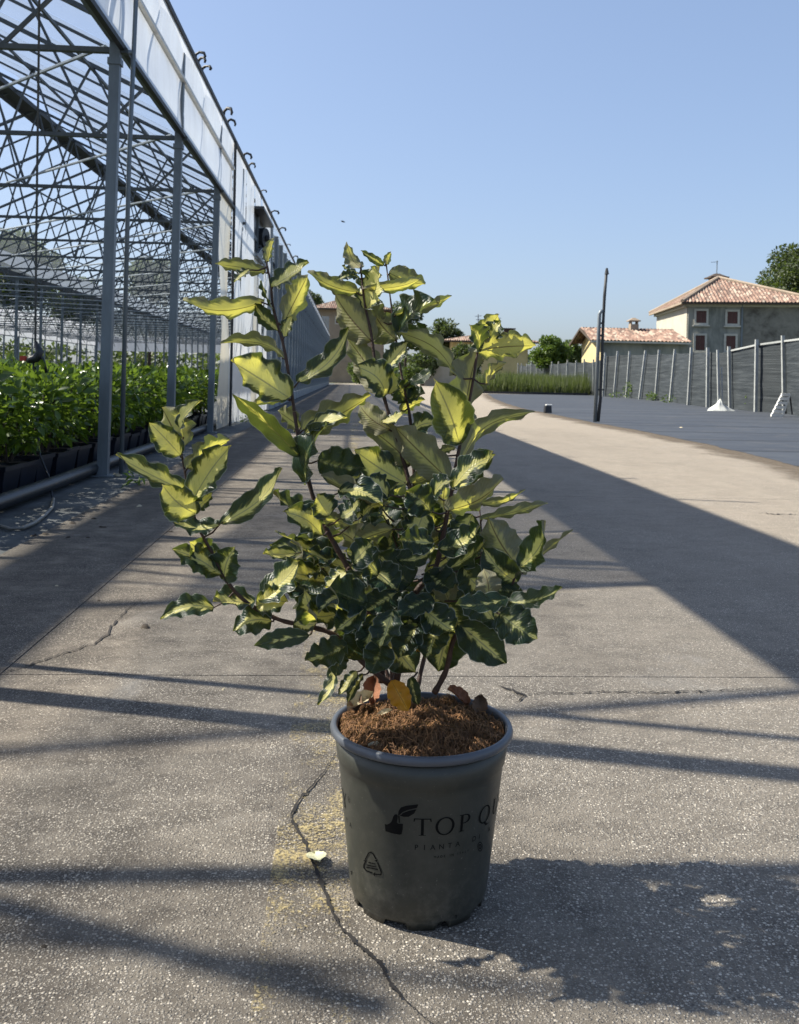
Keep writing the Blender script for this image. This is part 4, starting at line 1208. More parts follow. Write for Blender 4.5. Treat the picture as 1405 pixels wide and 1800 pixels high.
# bird
bp = at(603, 389, 40); b = MB()
b.tube([bp + Vector((-0.09, 0, 0.01)), bp + Vector((-0.03, 0, 0.0)), bp + Vector((0.05, 0, -0.02)), bp + Vector((0.10, 0, -0.03))], [0.008, 0.03, 0.028, 0.006], 6)
b.add([bp, bp + Vector((0.06, 0, -0.02)), bp + Vector((-0.02, 0.18, 0.05)), bp + Vector((0.03, 0, -0.015)), bp + Vector((-0.02, -0.18, 0.05))], [(0, 1, 2), (0, 3, 4), (2, 1, 0), (4, 3, 0)])
tag(b.build('bird', M['ink']), 'small dark bird flying in the clear blue sky', 'bird')

# ================================================================== POT
PD = 1.4355
PC = P(735, 1569.5); PZ0 = 0.0
r_base, r_top, h_pot = 0.103, 0.1305, 0.264
potE = empty('plant_pot', PC)
tag(potE, 'grey green plastic nursery pot with black print and pale rim', 'pot')
def r_at(z): return r_base + (r_top - r_base) * (z / 0.25)
# wall with scalloped foot
N = 144; v, f = [], []
rows = [0.0, 0.013, 0.016, 0.0195, 0.05, 0.10, 0.15, 0.200, 0.212, 0.215, 0.248]
extra = {0.0: -0.004, 0.013: -0.002, 0.016: -0.0018, 0.0195: 0.0, 0.212: 0.0, 0.215: 0.0022, 0.248: 0.0025}
for z in rows:
    for k in range(N):
        a = 2 * math.pi * k / N; zz = z
        if z == 0.0:
            w_ = math.sin(a * 9 + 0.6) + 0.5 * math.sin(a * 23)
            zz = 0.0085 if w_ > 0.35 else 0.0
            if w_ > 1.0: zz = 0.012
        rr = r_at(z) + extra.get(z, 0.0)
        v.append((rr * math.cos(a), rr * math.sin(a), zz))
for i in range(len(rows) - 1):
    for k in range(N):
        a = i * N + k; c = i * N + (k + 1) % N; f.append((a, c, c + N, a + N))
b = MB(); b.add(v, f); wall = b.build('wall', M['pot'], potE, smooth=True)
m = wall.modifiers.new('shell', 'SOLIDIFY'); m.thickness = 0.0016; m.offset = -1
b = MB(); b.lathe([(0.001, 0.014), (0.099, 0.014)], 48); b.build('bottom', M['pot'], potE)
b = MB(); b.lathe([(0.1328, 0.2505), (0.1375, 0.2508), (0.1398, 0.2535), (0.1402, 0.2575), (0.1388, 0.2620), (0.1355, 0.264), (0.132, 0.2635), (0.1295, 0.261), (0.1285, 0.250), (0.127, 0.235)], 96); b.build('rim', M['pot_rim'], potE, smooth=True)

# ---- print on the wall
def cone_hit(px, py):
    o = CAM - PC; d = ray(px, py)
    k = (r_top - r_base) / 0.25
    A_ = d.x ** 2 + d.y ** 2 - (k * d.z) ** 2
    B_ = 2 * (o.x * d.x + o.y * d.y - k * d.z * (r_base + k * o.z))
    C_ = o.x ** 2 + o.y ** 2 - (r_base + k * o.z) ** 2
    D_ = B_ * B_ - 4 * A_ * C_
    if D_ < 0: D_ = 0
    t = (-B_ - math.sqrt(D_)) / (2 * A_)
    p = o + d * t
    return p
CAM_A = math.atan2(-PC.y, -PC.x)       # direction from the pot to the camera
def on_pot(theta_deg, z, lift=0.0006):  # theta 0 faces the camera, + to the right
    a = CAM_A + R(theta_deg); rr = r_at(z) + lift
    return Vector((rr * math.cos(a), rr * math.sin(a), z))
def zc(x, y): return (560 + 0.242 * x, 1380 + 0.242 * y)     # tracing coordinates -> photo pixels
def trace_poly(name, polys, mat, parent):
    bm = bmesh.new()
    for poly in polys:
        vs = [bm.verts.new((x, -y, 0)) for x, y in poly]
        fc = bm.faces.new(vs)
    bmesh.ops.triangulate(bm, faces=bm.faces[:])
    bmesh.ops.subdivide_edges(bm, edges=[e for e in bm.edges if e.calc_length() > 40], cuts=2, use_grid_fill=True)
    bmesh.ops.triangulate(bm, faces=bm.faces[:])
    for vt in bm.verts:
        p = cone_hit(*zc(vt.co.x, -vt.co.y)); n_ = Vector((p.x, p.y, 0)).normalized(); vt.co = p + n_ * 0.0006
    me = bpy.data.meshes.new(name); bm.to_mesh(me); bm.free()
    return link(name, me, parent, mat)
trace_poly('hand_logo', [[(483, 283), (500, 287), (522, 276), (535, 258), (545, 226), (556, 213), (570, 212), (577, 224), (574, 250), (570, 272), (582, 281), (615, 281), (612, 322), (605, 356), (590, 360), (540, 351), (488, 335)],
    [(579, 222), (583, 188), (600, 162), (640, 150), (725, 140), (716, 165), (650, 180), (612, 196), (592, 214)], [(592, 222), (615, 203), (655, 187), (712, 175), (695, 206), (655, 230), (620, 230), (600, 224)],
    [(580, 224), (590, 222), (592, 272), (586, 275)]], M['ink'], wall)
def stroke(pts, wd):
    out = []
    for (x0, y0), (x1, y1) in zip(pts, pts[1:]):
        d = math.hypot(x1 - x0, y1 - y0); nx, ny = -(y1 - y0) / d * wd / 2, (x1 - x0) / d * wd / 2
        ex, ey = (x1 - x0) / d * wd * 0.3, (y1 - y0) / d * wd * 0.3
        out.append([(x0 - ex + nx, y0 - ey + ny), (x0 - ex - nx, y0 - ey - ny), (x1 + ex - nx, y1 + ey - ny), (x1 + ex + nx, y1 + ey + ny)])
    return out
rec = stroke([(342, 540), (366, 494), (382, 488), (398, 498), (418, 535)], 9) + [[(408, 548), (430, 540), (426, 560)]]
rec += stroke([(432, 565), (457, 632), (455, 652), (408, 646)], 9) + [[(414, 630), (398, 645), (410, 664)]]
rec += stroke([(392, 638), (350, 622), (332, 600), (332, 580), (342, 558)], 9) + [[(328, 546), (352, 545), (344, 562)]]
for (x0, y0, x1, y1) in ((366, 562, 384, 566), (389, 567, 400, 570), (405, 571, 414, 573), (352, 580, 420, 594), (350, 596, 378, 602), (384, 603, 432, 615)): rec += stroke([(x0, y0), (x1, y1)], 7)
trace_poly('recycling_mark', rec, M['ink'], wall)
ang = np.linspace(0, 2 * math.pi, 19)
em = []
for k in range(18):
    for (ro, ri) in ((1.0, 0.82), (0.55, 0.3)):
        em.append([(1172 + 18 * ro * math.cos(ang[k]), 447 + 36 * ro * math.sin(ang[k])), (1172 + 18 * ro * math.cos(ang[k + 1]), 447 + 36 * ro * math.sin(ang[k + 1])), (1172 + 18 * ri * math.cos(ang[k + 1]), 447 + 36 * ri * math.sin(ang[k + 1])), (1172 + 18 * ri * math.cos(ang[k]), 447 + 36 * ri * math.sin(ang[k]))])
trace_poly('round_emblem', em, M['ink_soft'], wall)
trace_poly('small_mark', stroke([(236, 628), (244, 626), (242, 650)], 5) + stroke([(990, 950), (1000, 944), (998, 970)], 5), M['ink_soft'], wall)

# serif capitals, unit height, built from strips
def ring(cx, cy, rx, ry, tx, ty, a0=0, a1=360, n=28):
    q = []
    for k in range(n):
        p = R(a0 + (a1 - a0) * k / n); p2 = R(a0 + (a1 - a0) * (k + 1) / n)
        q.append([(cx + rx * math.cos(p), cy + ry * math.sin(p)), (cx + rx * math.cos(p2), cy + ry * math.sin(p2)), (cx + (rx - tx) * math.cos(p2), cy + (ry - ty) * math.sin(p2)), (cx + (rx - tx) * math.cos(p), cy + (ry - ty) * math.sin(p))])
    return q
def rect(x0, y0, x1, y1): return [[(x0, y0), (x1, y0), (x1, y1), (x0, y1)]]
def rects(x0, y0, x1, y1, n=4): return sum([rect(x0 + (x1 - x0) * k / n, y0, x0 + (x1 - x0) * (k + 1) / n, y1) for k in range(n)], [])
def para(x0, x1, w0, w1, y0=0.0, y1=1.0): return [[(x0 - w0 / 2, y0), (x0 + w0 / 2, y0), (x1 + w1 / 2, y1), (x1 - w1 / 2, y1)]]
GL = {
 'T': (1.0, rects(0.02, 0.95, 0.98, 1.0, 6) + rect(0.42, 0.03, 0.58, 0.95) + rects(0.30, 0.0, 0.70, 0.03, 2) + [[(0.02, 0.95), (0.10, 0.95), (0.05, 0.80), (0.0, 0.82)]] + [[(0.90, 0.95), (0.98, 0.95), (1.0, 0.82), (0.95, 0.80)]]),
 'O': (1.12, ring(0.56, 0.5, 0.56, 0.53, 0.15, 0.06)),
 'P': (0.78, rect(0.10, 0.03, 0.26, 0.97) + rects(0.0, 0.0, 0.38, 0.03, 2) + rect(0.0, 0.97, 0.26, 1.0) + ring(0.36, 0.73, 0.38, 0.27, 0.14, 0.05, -90, 90, 14) + rect(0.26, 0.95, 0.37, 1.0) + rect(0.26, 0.46, 0.37, 0.51)),
 'Q': (1.12, ring(0.56, 0.5, 0.56, 0.53, 0.15, 0.06) + [[(0.45, 0.04), (0.60, 0.06), (0.95, -0.20), (0.80, -0.26)], [(0.80, -0.26), (0.95, -0.20), (1.15, -0.22), (1.15, -0.25)]]),
 'U': (0.92, rect(0.10, 0.35, 0.25, 0.97) + rects(0.0, 0.97, 0.36, 1.0, 2) + rect(0.72, 0.35, 0.79, 0.97) + rect(0.62, 0.97, 0.90, 1.0) + ring(0.445, 0.36, 0.345, 0.38, 0.11, 0.07, 180, 360, 14)),
 'A': (1.0, para(0.14, 0.48, 0.05, 0.05) + para(0.84, 0.52, 0.15, 0.12) + rects(0.26, 0.33, 0.72, 0.38, 3) + rect(0.02, 0, 0.28, 0.03) + rect(0.70, 0, 1.0, 0.03)),
 'L': (0.72, rect(0.10, 0.0, 0.26, 0.97) + rects(0.0, 0.97, 0.36, 1.0, 2) + rects(0.26, 0, 0.70, 0.05, 3) + [[(0.62, 0.05), (0.70, 0.05), (0.72, 0.2), (0.68, 0.2)]]),
 'I': (0.40, rect(0.12, 0.03, 0.28, 0.97) + rect(0.02, 0, 0.38, 0.03) + rect(0.02, 0.97, 0.38, 1.0)),
 'Y': (0.95, rect(0.40, 0.03, 0.55, 0.47) + rects(0.30, 0, 0.65, 0.03, 2) + [[(0.40, 0.47), (0.55, 0.47), (0.22, 0.98), (0.06, 0.98)]] + [[(0.49, 0.45), (0.55, 0.47), (0.86, 0.98), (0.79, 0.98)]] + rect(0.0, 0.97, 0.30, 1.0) + rect(0.70, 0.97, 0.95, 1.0)),
}
def glyph(ch, th_left, z0, hgt, mat, name='printed_letter', wscale=1.0):
    wd, polys = GL[ch]
    b = MB()
    for q in polys:
        b.add([on_pot(th_left + math.degrees(x * hgt * wscale / r_at(z0)), z0 + y * hgt) for x, y in q], [tuple(range(len(q)))])
    b.build(name, mat, wall)
    return th_left + math.degrees(wd * hgt * wscale / r_at(z0))
ZB, HC = 0.1468, 0.0252
for ch, th in (('T', -4.0), ('O', 10.8), ('P', 27.8), ('Q', 45.0), ('U', 63.0), ('A', 77), ('L', 90), ('I', 100), ('T', 106), ('Y', 119)):
    glyph(ch, th, ZB, HC, M['ink'])
for ch, th in (('Y', -75.0), ('T', -89), ('I', -97), ('L', -112), ('A', -126), ('U', -138), ('Q', -153)):
    glyph(ch, th, ZB, HC, M['ink'])
def sans(ch, th, z0, hgt, mat):
    cu = bpy.data.curves.new('txt', 'FONT'); cu.body = ch; cu.size = 1.0; cu.align_x = 'CENTER'; cu.resolution_u = 3
    ob = bpy.data.objects.new('txt', cu); COL.objects.link(ob)
    me = bpy.data.meshes.new_from_object(ob); bpy.data.objects.remove(ob); bpy.data.curves.remove(cu)
    k = hgt / 0.72
    for vt in me.vertices:
        x, y = vt.co.x * k, vt.co.y * k
        vt.co = on_pot(th + math.degrees(x / r_at(z0)), z0 + y)
    me.name = 'printed_letter'; me.materials.clear()
    link('printed_letter', me, wall, mat)
for ch, th in zip('PIANTA', (-1.8, 3.8, 9.6, 15.8, 22.0, 28.0)): sans(ch, th, 0.1255, 0.0078, M['ink_soft'])
for ch, th in (('D', 42.5), ('I', 48.2), ('A', 61)): sans(ch, th, 0.1255, 0.0078, M['ink_soft'])
for ch, th in (('T', -67.0), ('A', -60.0)): sans(ch, th, 0.1255, 0.0078, M['ink_soft'])
th = 11.5
for ch in 'MADE IN ITALY':
    if ch != ' ': sans(ch, th, 0.1125, 0.0036, M['ink'])
    th += 2.3 if ch not in 'I ' else 1.9
sans('R', -59.5, 0.166, 0.0038, M['ink'])
b = MB()
for k in range(16):
    a, a2 = 2 * math.pi * k / 16, 2 * math.pi * (k + 1) / 16
    b.add([on_pot(-59.5 + 1.9 * ro * math.cos(q), 0.1678 + 0.0042 * ro * math.sin(q)) for ro, q in ((1, a), (1, a2), (0.85, a2), (0.85, a))], [(0, 1, 2, 3)])
b.build('registered_ring', M['ink'], wall)

# ---- coir mulch: mounded disc and loose fibres
def coir_z(x, y):
    rr = math.hypot(x, y) / 0.128
    return 0.248 + 0.020 * (1 - rr * rr) + 0.011 * noise.noise(Vector((x * 28, y * 28, 3))) + 0.004 * noise.noise(Vector((x * 80, y * 80, 8)))
b = MB(); nr, na = 16, 56
v = [(0, 0, coir_z(0, 0))]; f = []
for i in range(1, nr + 1):
    for k in range(na):
        a = 2 * math.pi * k / na; rr = 0.1285 * i / nr; x, y = rr * math.cos(a), rr * math.sin(a); v.append((x, y, coir_z(x, y)))
f = [(0, 1 + k, 1 + (k + 1) % na) for k in range(na)]
for i in range(nr - 1):
    for k in range(na):
        a = 1 + i * na + k; c = 1 + i * na + (k + 1) % na; f.append((a, a + na, c + na, c))
b.add(v, f)
mulch = b.build('coir_mulch', M['soil'], smooth=True); mulch.location = PC
tag(mulch, 'shaggy brown coconut fibre mulch filling the nursery pot', 'mulch', kind='stuff')
r = random.Random(5); V, Fc = [], []
for i in range(7500):
    a = r.uniform(0, 6.283); rr = 0.126 * math.sqrt(r.random()); x, y = rr * math.cos(a), rr * math.sin(a)
    d = r.uniform(0, 6.283); L = r.uniform(0.010, 0.034); lift = r.uniform(0.0, 0.016) * r.random() ** 0.5; cv = r.uniform(-1.6, 1.6); wd = r.uniform(0.0003, 0.0007)
    pts = []
    for k in range(5):
        t = k / 4; dd = d + cv * t
        x2 = x + math.cos(dd) * L * (t - 0.5); y2 = y + math.sin(dd) * L * (t - 0.5)
        q = math.hypot(x2, y2)
        if q > 0.127: x2 *= 0.127 / q; y2 *= 0.127 / q
        pts.append(Vector((x2, y2, coir_z(x2, y2) + 0.0012 + lift * math.sin(math.pi * t) * (0.5 + r.random() * 0.5))))
    n0 = len(V)
    for k, p in enumerate(pts):
        t = (pts[min(k + 1, 4)] - pts[max(k - 1, 0)]); s_ = Vector((-t.y, t.x, 0))
        s_ = s_.normalized() * wd if s_.length > 1e-8 else Vector((wd, 0, 0))
        V += [p + s_, p - s_ + Vector((0, 0, wd))]
    for k in range(4):
        a_ = n0 + 2 * k; Fc += [(a_, a_ + 1, a_ + 3), (a_, a_ + 3, a_ + 2)]
fo = link('coir_fibre', np_mesh('coir_fibre', np.array([tuple(p) for p in V]), np.array(Fc), M['coir']), mulch); fo['kind'] = 'stuff'

# ================================================================== SHRUB
shrub = empty('variegated_shrub', PC + Vector((0, 0, 0.25)))
tag(shrub, 'leafy shrub with wavy dark green and cream leaves in the printed pot', 'shrub')
SO = -Vector(shrub.location)
D0 = PD
stems = {   # photo pixels and depth offsets
 'A': ([(672, 1200), (668, 1150), (650, 1080), (633, 1036), (606, 988), (576, 934), (556, 890), (538, 827), (523, 759), (514, 699), (499, 609), (481, 543), (476, 499), (469, 465)], (-0.01, 0.02), 0.0058),
 'B': ([(684, 1202), (628, 1155), (585, 1115), (541, 1101), (493, 1090), (444, 1066), (406, 1031), (376, 977), (347, 923), (333, 870), (320, 800), (317, 780)], (-0.02, -0.07), 0.0050),
 'C': ([(690, 1205), (694, 1140), (705, 1060), (716, 960), (722, 880), (718, 842), (700, 777), (681, 718), (661, 642), (652, 583), (641, 531), (634, 465)], (0.01, 0.06), 0.0058),
 'G': ([(705, 1060), (722, 960), (728, 850), (722, 744), (712, 688), (704, 646), (694, 580), (686, 521), (679, 462)], (0.04, 0.10), 0.0038),
 'D': ([(696, 1205), (722, 1060), (763, 1004), (776, 956), (787, 901), (797, 850), (805, 800), (817, 748), (830, 680), (842, 610), (858, 580)], (-0.01, 0.00), 0.0052),
 'E': ([(764, 1218), (785, 1177), (800, 1120), (840, 1085), (885, 1055), (905, 1015), (915, 985)], (-0.03, -0.07), 0.0050),
 'Fs': ([(800, 1110), (828, 1046), (845, 990), (846, 930), (842, 882)], (-0.01, 0.06), 0.0034),
 'I': ([(735, 1205), (748, 1150), (770, 1090), (790, 1030), (800, 960)], (0.03, 0.10), 0.0040),
 'J': ([(688, 1205), (660, 1130), (620, 1080), (590, 1020), (570, 960)], (0.03, 0.12), 0.0036),
}
stem_pts = []
def smooth_path(p, sub=5):
    out = []
    n_ = len(p)
    for i in range(n_ - 1):
        p0, p1, p2, p3 = p[max(i - 1, 0)], p[i], p[i + 1], p[min(i + 2, n_ - 1)]
        for k in range(sub):
            t = k / sub
            out.append(0.5 * ((2 * p1) + (p2 - p0) * t + (2 * p0 - 5 * p1 + 4 * p2 - p3) * t * t + (3 * p1 - p0 - 3 * p2 + p3) * t ** 3))
    out.append(p[-1]); return out
for key, (pp, (d0, d1), rad) in stems.items():
    pts = [at(x, y, D0 + d0 + (d1 - d0) * (i / (len(pp) - 1))) for i, (x, y) in enumerate(pp)]
    pts = smooth_path(pts)
    n_ = len(pts)
    rr = [rad * (1 - 0.72 * (k / (n_ - 1)) ** 0.8) * (1 + 0.12 * math.sin(k * 2.1)) for k in range(n_)]
    for k in range(n_):
        stem_pts.append((pts[k], rr[k]))
    b = MB(); b.tube([p + SO for p in pts], rr, 8); b.build('stem', M['stem'], shrub, smooth=True)
SPX = []
for p, rr in stem_pts:
    q = ROT.transposed() @ (p - CAM); SPX.append((PX + F * q.x / -q.z, PY - F * q.y / -q.z, -q.z))

lr = random.Random(17)
twig_mb = []
def make_leaf(bpt, tpt, width, nrm_hint, cream, age, seed, name='leaf', parent=None, off=None, mat=None, curl=0.0, petiole=None, bend=None, wavy=1.0):
    """A leaf as a curved, rippled blade from base to tip with a midrib fold and petiole."""
    q = random.Random(seed)
    ax = tpt - bpt; L = ax.length; ax.normalize()
    nn = Vector(nrm_hint); nn = nn - ax * nn.dot(ax)
    if nn.length < 1e-4: nn = ax.orthogonal()
    nn.normalize(); sd = ax.cross(nn).normalized()
    NU, NV = 8, 26
    bend = q.uniform(-0.16, 0.22) if bend is None else bend
    fold = q.uniform(0.10, 0.34); ph1, ph2 = q.uniform(0, 6.28), q.uniform(0, 6.28); fr = q.uniform(2.6, 3.9)
    amp = q.uniform(0.06, 0.14) * wavy; tw = q.uniform(-0.5, 0.5); sway = q.uniform(-0.07, 0.07)
    pk = q.uniform(0.78, 1.0)
    v, uv, f = [], [], []
    for j in range(NV + 1):
        t = j / NV
        wv = math.sin(math.pi * min(1, t ** pk)) ** 0.60 * (1 - 0.08 * t)
        if t > 0.86: wv *= max(0.0, 1 - ((t - 0.86) / 0.14) ** 1.6 * 0.75)
        wv = max(wv, 0.03 if t < 0.1 else 0.012) * width / 2
        cpos = ax * (L * t) + nn * (bend * L * math.sin(math.pi * t)) + sd * (sway * L * math.sin(math.pi * t))
        ang = tw * (t - 0.3)
        s2 = sd * math.cos(ang) + nn * math.sin(ang); n2 = nn * math.cos(ang) - sd * math.sin(ang)
        for i in range(NU + 1):
            u = i / NU * 2 - 1; au = abs(u)
            ph = ph1 if u < 0 else ph2
            rip = math.sin(t * fr * 6.283 + ph) * 0.8 + 0.25 * math.sin(t * fr * 2.1 * 6.283 + ph * 2)
            w_ = wv * (1 + (0.06 * math.sin(t * fr * 6.283 * 1.3 + ph * 1.7) + 0.025 * math.sin(t * 47 + ph * 3)) * au)
            z = width * (fold * au * 0.5 + amp * au ** 2.2 * rip * min(1, wv / (width * 0.25)) + curl * au ** 2 )
            p = bpt + cpos + s2 * (u * w_) + n2 * z
            v.append(p); uv.append(((u + 1) / 2, t))
    for j in range(NV):
        for i in range(NU):
            a = j * (NU + 1) + i
            f.append((a, a + 1, a + NU + 2, a + NU + 1))
    par = shrub if parent is None else parent
    o_ = SO if off is None else off
    me = bpy.data.meshes.new(name)
    nb = len(v)
    if petiole is not None:
        mb = MB(); mid = petiole.lerp(bpt, 0.5) + Vector((0, 0, -0.003))
        mb.tube([petiole, mid, bpt + ax * L * 0.03], [0.0016, 0.0014, 0.0010], 6, cap=False)
        f += [tuple(i + nb for i in fc) for fc in mb.f]; v += [Vector(p) for p in mb.v]; uv += [(0.5, 0.02)] * len(mb.v)
    me.from_pydata([tuple(p + o_) for p in v], [], f)
    ul = me.uv_layers.new(name='UVMap')
    li = np.empty(len(me.loops), dtype=np.int32); me.loops.foreach_get('vertex_index', li)
    ul.data.foreach_set('uv', np.array(uv, dtype=np.float32)[li].ravel())
    me.polygons.foreach_set('use_smooth', [True] * len(me.polygons))
    # top face must be the +normal side
    me.update()
    if len(me.polygons) and me.polygons[(NV // 2) * NU + NU // 2].normal.dot(nn) < 0: me.flip_normals()
    me.materials.append(mat or M['leaf'])
    if petiole is not None:
        me.materials.append(M['stem'])
        for pl in me.polygons[NU * NV:]: pl.material_index = 1
    ob = bpy.data.objects.new(name, me); COL.objects.link(ob)
    if par is not False: ob.parent = par
    ob.color = (cream, age, q.random(), 1)
    return ob

# kind: U underside to the viewer, T upper face to the viewer, E seen edge-on; last: cream share 0..1
LEAVES = [
 (470,460,482,418,18,'U',.7),(467,478,378,464,31,'U',.75),(439,474,412,497,20,'T',.6),(463,531,321,528,38,'U',.85),(478,505,544,462,40,'T',.65),(499,567,542,482,50,'U',.6),(481,543,460,492,30,'T',.35),(490,582,447,534,26,'T',.3),
 (499,630,387,604,42,'U',.5),(507,699,405,634,62,'T',.85),(524,672,615,576,40,'T',.55),(505,702,443,711,24,'U',.4),(527,802,409,691,28,'T',.15),(529,752,488,722,44,'U',.6),(532,756,652,695,62,'U',.55),(538,762,612,735,32,'T',.8),
 (538,848,580,742,58,'T',.2),(560,808,642,822,52,'T',.15),(500,592,514,556,20,'T',.8),(318,786,284,716,62,'U',.85),(317,800,262,742,36,'T',.8),(322,770,357,704,32,'T',.85),(328,824,405,773,52,'U',.6),(340,878,408,782,52,'T',.85),
 (331,866,203,800,38,'T',.6),(342,902,284,850,46,'T',.85),(390,920,497,823,44,'T',.55),(390,921,299,914,30,'T',.35),(345,892,374,866,26,'T',.5),(388,1010,302,966,42,'T',.45),(382,995,332,952,42,'T',.6),(394,1018,414,960,48,'T',.3),
 (376,1069,282,1090,34,'T',.5),(446,1060,374,1058,48,'T',.65),(458,1055,527,985,52,'T',.7),(452,1066,507,1058,46,'T',.95),(478,1092,410,1110,46,'T',.45),(544,1118,447,1136,28,'T',.15),(518,1097,558,1096,30,'T',.5),(558,1088,535,1034,42,'T',.45),
 (610,1134,536,1162,44,'T',.12),(588,1170,560,1240,22,'T',.6),(606,1150,590,1190,24,'T',.1),(596,1122,681,1140,54,'T',.12),(684,1122,732,1184,58,'T',.45),(798,1090,770,1180,58,'T',.35),(804,1095,889,1167,50,'T',.35),(880,1080,946,1124,54,'T',.35),
 (893,1058,990,1033,32,'T',.2),(917,1010,1008,932,32,'U',.3),(910,995,858,908,60,'U',.3),(917,995,960,915,50,'T',.5),(909,1022,848,960,46,'T',.35),(844,914,964,885,24,'U',.4),(846,885,924,861,22,'U',.5),(787,898,886,842,58,'U',.4),
 (797,858,872,800,42,'T',.6),(806,830,942,724,42,'U',.45),(799,858,868,793,44,'T',.6),(815,752,843,608,78,'U',.35),(806,775,762,664,58,'T',.6),(838,616,943,608,52,'U',.9),(856,676,892,638,28,'U',.85),(800,660,700,584,46,'U',.8),
 (842,612,824,570,38,'T',.25),(847,598,878,552,40,'U',.9),(866,598,882,564,32,'T',.5),(694,553,795,520,26,'U',.3),(700,585,772,533,62,'T',.12),(720,612,752,572,42,'T',.1),(684,479,748,500,38,'U',.5),(640,508,740,490,22,'U',.6),
 (645,542,668,468,58,'T',.9),(679,465,688,442,13,'U',.4),(675,466,634,440,13,'T',.2),(635,470,610,424,27,'U',.7),(630,480,601,467,20,'T',.7),(629,514,540,478,32,'U',.6),(632,488,592,493,17,'T',.3),(652,598,585,512,58,'U',.6),
 (672,566,616,520,58,'U',.4),(697,597,658,552,52,'U',.4),(668,690,608,592,52,'U',.55),(678,692,623,643,52,'T',.75),(675,652,718,602,36,'T',.6),(684,692,692,648,32,'T',.85),(717,706,692,670,36,'T',.15),(720,674,762,644,18,'T',.1),
 (718,702,748,692,38,'T',.15),(720,772,772,744,46,'T',.55),(671,742,711,726,20,'T',.95),(684,755,630,709,42,'U',.5),(704,722,748,703,32,'U',.35),(723,817,630,742,58,'U',.35),(790,844,695,751,62,'U',.4),(770,796,802,788,20,'U',.4),
 (714,850,623,791,52,'T',.85),(722,850,772,822,34,'U',.4),(680,890,564,836,46,'U',.35),(598,864,673,890,46,'T',.5),(737,877,782,846,48,'T',.35),(758,900,713,863,48,'T',.2),(565,909,478,866,48,'T',.15),(565,941,497,899,48,'T',.7),
 (549,949,483,934,28,'U',.5),(519,973,462,974,24,'T',.9),(588,979,510,953,54,'T',.55),(588,1017,517,984,46,'U',.7),(662,1011,604,969,50,'T',.45),(722,1027,664,975,64,'T',.08),(607,1004,573,1034,38,'T',.85),(642,1060,577,1034,58,'T',.08),
 (636,1104,588,1062,48,'T',.3),(791,1060,771,996,38,'U',.2),(781,1080,692,1114,64,'T',.05),(890,1053,800,1064,38,'T',.12),(900,1080,832,1072,50,'T',.25),(911,1038,853,1024,54,'T',.08),(578,905,556,868,40,'T',.85),(600,910,632,880,40,'T',.6),
 (640,905,690,885,44,'T',.5),(616,925,560,920,30,'U',.5),(690,930,620,955,38,'U',.4),(745,900,722,955,44,'T',.7),(758,925,704,905,44,'T',.5),(760,955,700,950,40,'T',.25),(700,985,770,960,36,'T',.3),(775,965,845,925,44,'T',.4),
 (790,1000,855,950,44,'T',.3),(830,905,795,960,44,'T',.55),(700,1060,660,1030,44,'T',.15),(730,1075,690,1050,34,'T',.1),(648,1080,670,1120,38,'T',.3),(860,1050,850,1000,40,'U',.3),(828,980,800,1030,36,'U',.3),(560,1000,520,1010,34,'T',.7),
 (620,990,655,950,40,'T',.45),(655,1000,700,1040,46,'T',.2),(745,1110,715,1065,44,'T',.1),(700,1120,735,1095,40,'T',.2),(640,850,600,840,36,'T',.8),(680,870,640,845,40,'T',.7),(765,870,800,845,36,'T',.4),(735,830,770,800,34,'T',.4),
]
def hint(kind, q):
    if kind == 'U': v = Vector((-0.30 + q.uniform(-.25, .25), 0.75, 0.62 + q.uniform(-.2, .2)))
    elif kind == 'T': v = Vector((-0.22 + q.uniform(-.35, .35), -0.72, 0.66 + q.uniform(-.25, .3)))
    else: v = Vector((0, -0.2, 1))
    return ROT @ Vector((v.x, v.z, -v.y))
for i, (bx, by, tx, ty, wd, kind, cr) in enumerate(LEAVES):
    q = random.Random(1000 + i)
    best = min(range(len(SPX)), key=lambda k: (SPX[k][0] - bx) ** 2 + (SPX[k][1] - by) ** 2)
    sx, sy, sd_ = SPX[best]; dist = math.hypot(sx - bx, sy - by)
    dense = 850 < by < 1140 and 540 < bx < 900
    db = sd_ + (q.uniform(-0.12, 0.01) if dense else q.uniform(-0.016, 0.008))
    lpx = math.hypot(tx - bx, ty - by); lm = lpx / F * db
    dt = db + lm * (q.uniform(0.05, 0.55) if kind == 'U' else q.uniform(-0.75, 0.05))
    b3, t3 = at(bx, by, db), at(tx, ty, dt)
    wm = wd / F * db * (1.38 if kind == 'T' else 1.22)
    anchor = stem_pts[best][0] if dist < 60 else None
    if dist >= 60: anchor = b3 + (stem_pts[best][0] - b3).normalized() * 0.03
    make_leaf(b3, t3, wm, hint(kind, q), min(1, max(0, cr + q.uniform(-.08, .08))), 0.0, 2000 + i, petiole=anchor)
# two yellowing leaves near the base
for i, (bx, by, tx, ty, wd, dd) in enumerate(((688, 1196, 718, 1250, 46, -0.055), (770, 1132, 732, 1146, 30, -0.03))):
    o = make_leaf(at(bx, by, D0 + dd), at(tx, ty, D0 + dd - 0.01), wd / F * D0 * (0.85 if i == 0 else 1.1), hint('T', random.Random(i + 3)), 0.3, 0.85, 5000 + i, petiole=at(bx + (4 if i == 0 else 10), by - 12, D0 + dd + 0.02), wavy=0.8, bend=0.16)
    o['label'] = 'yellow orange ageing leaf low on the shrub'
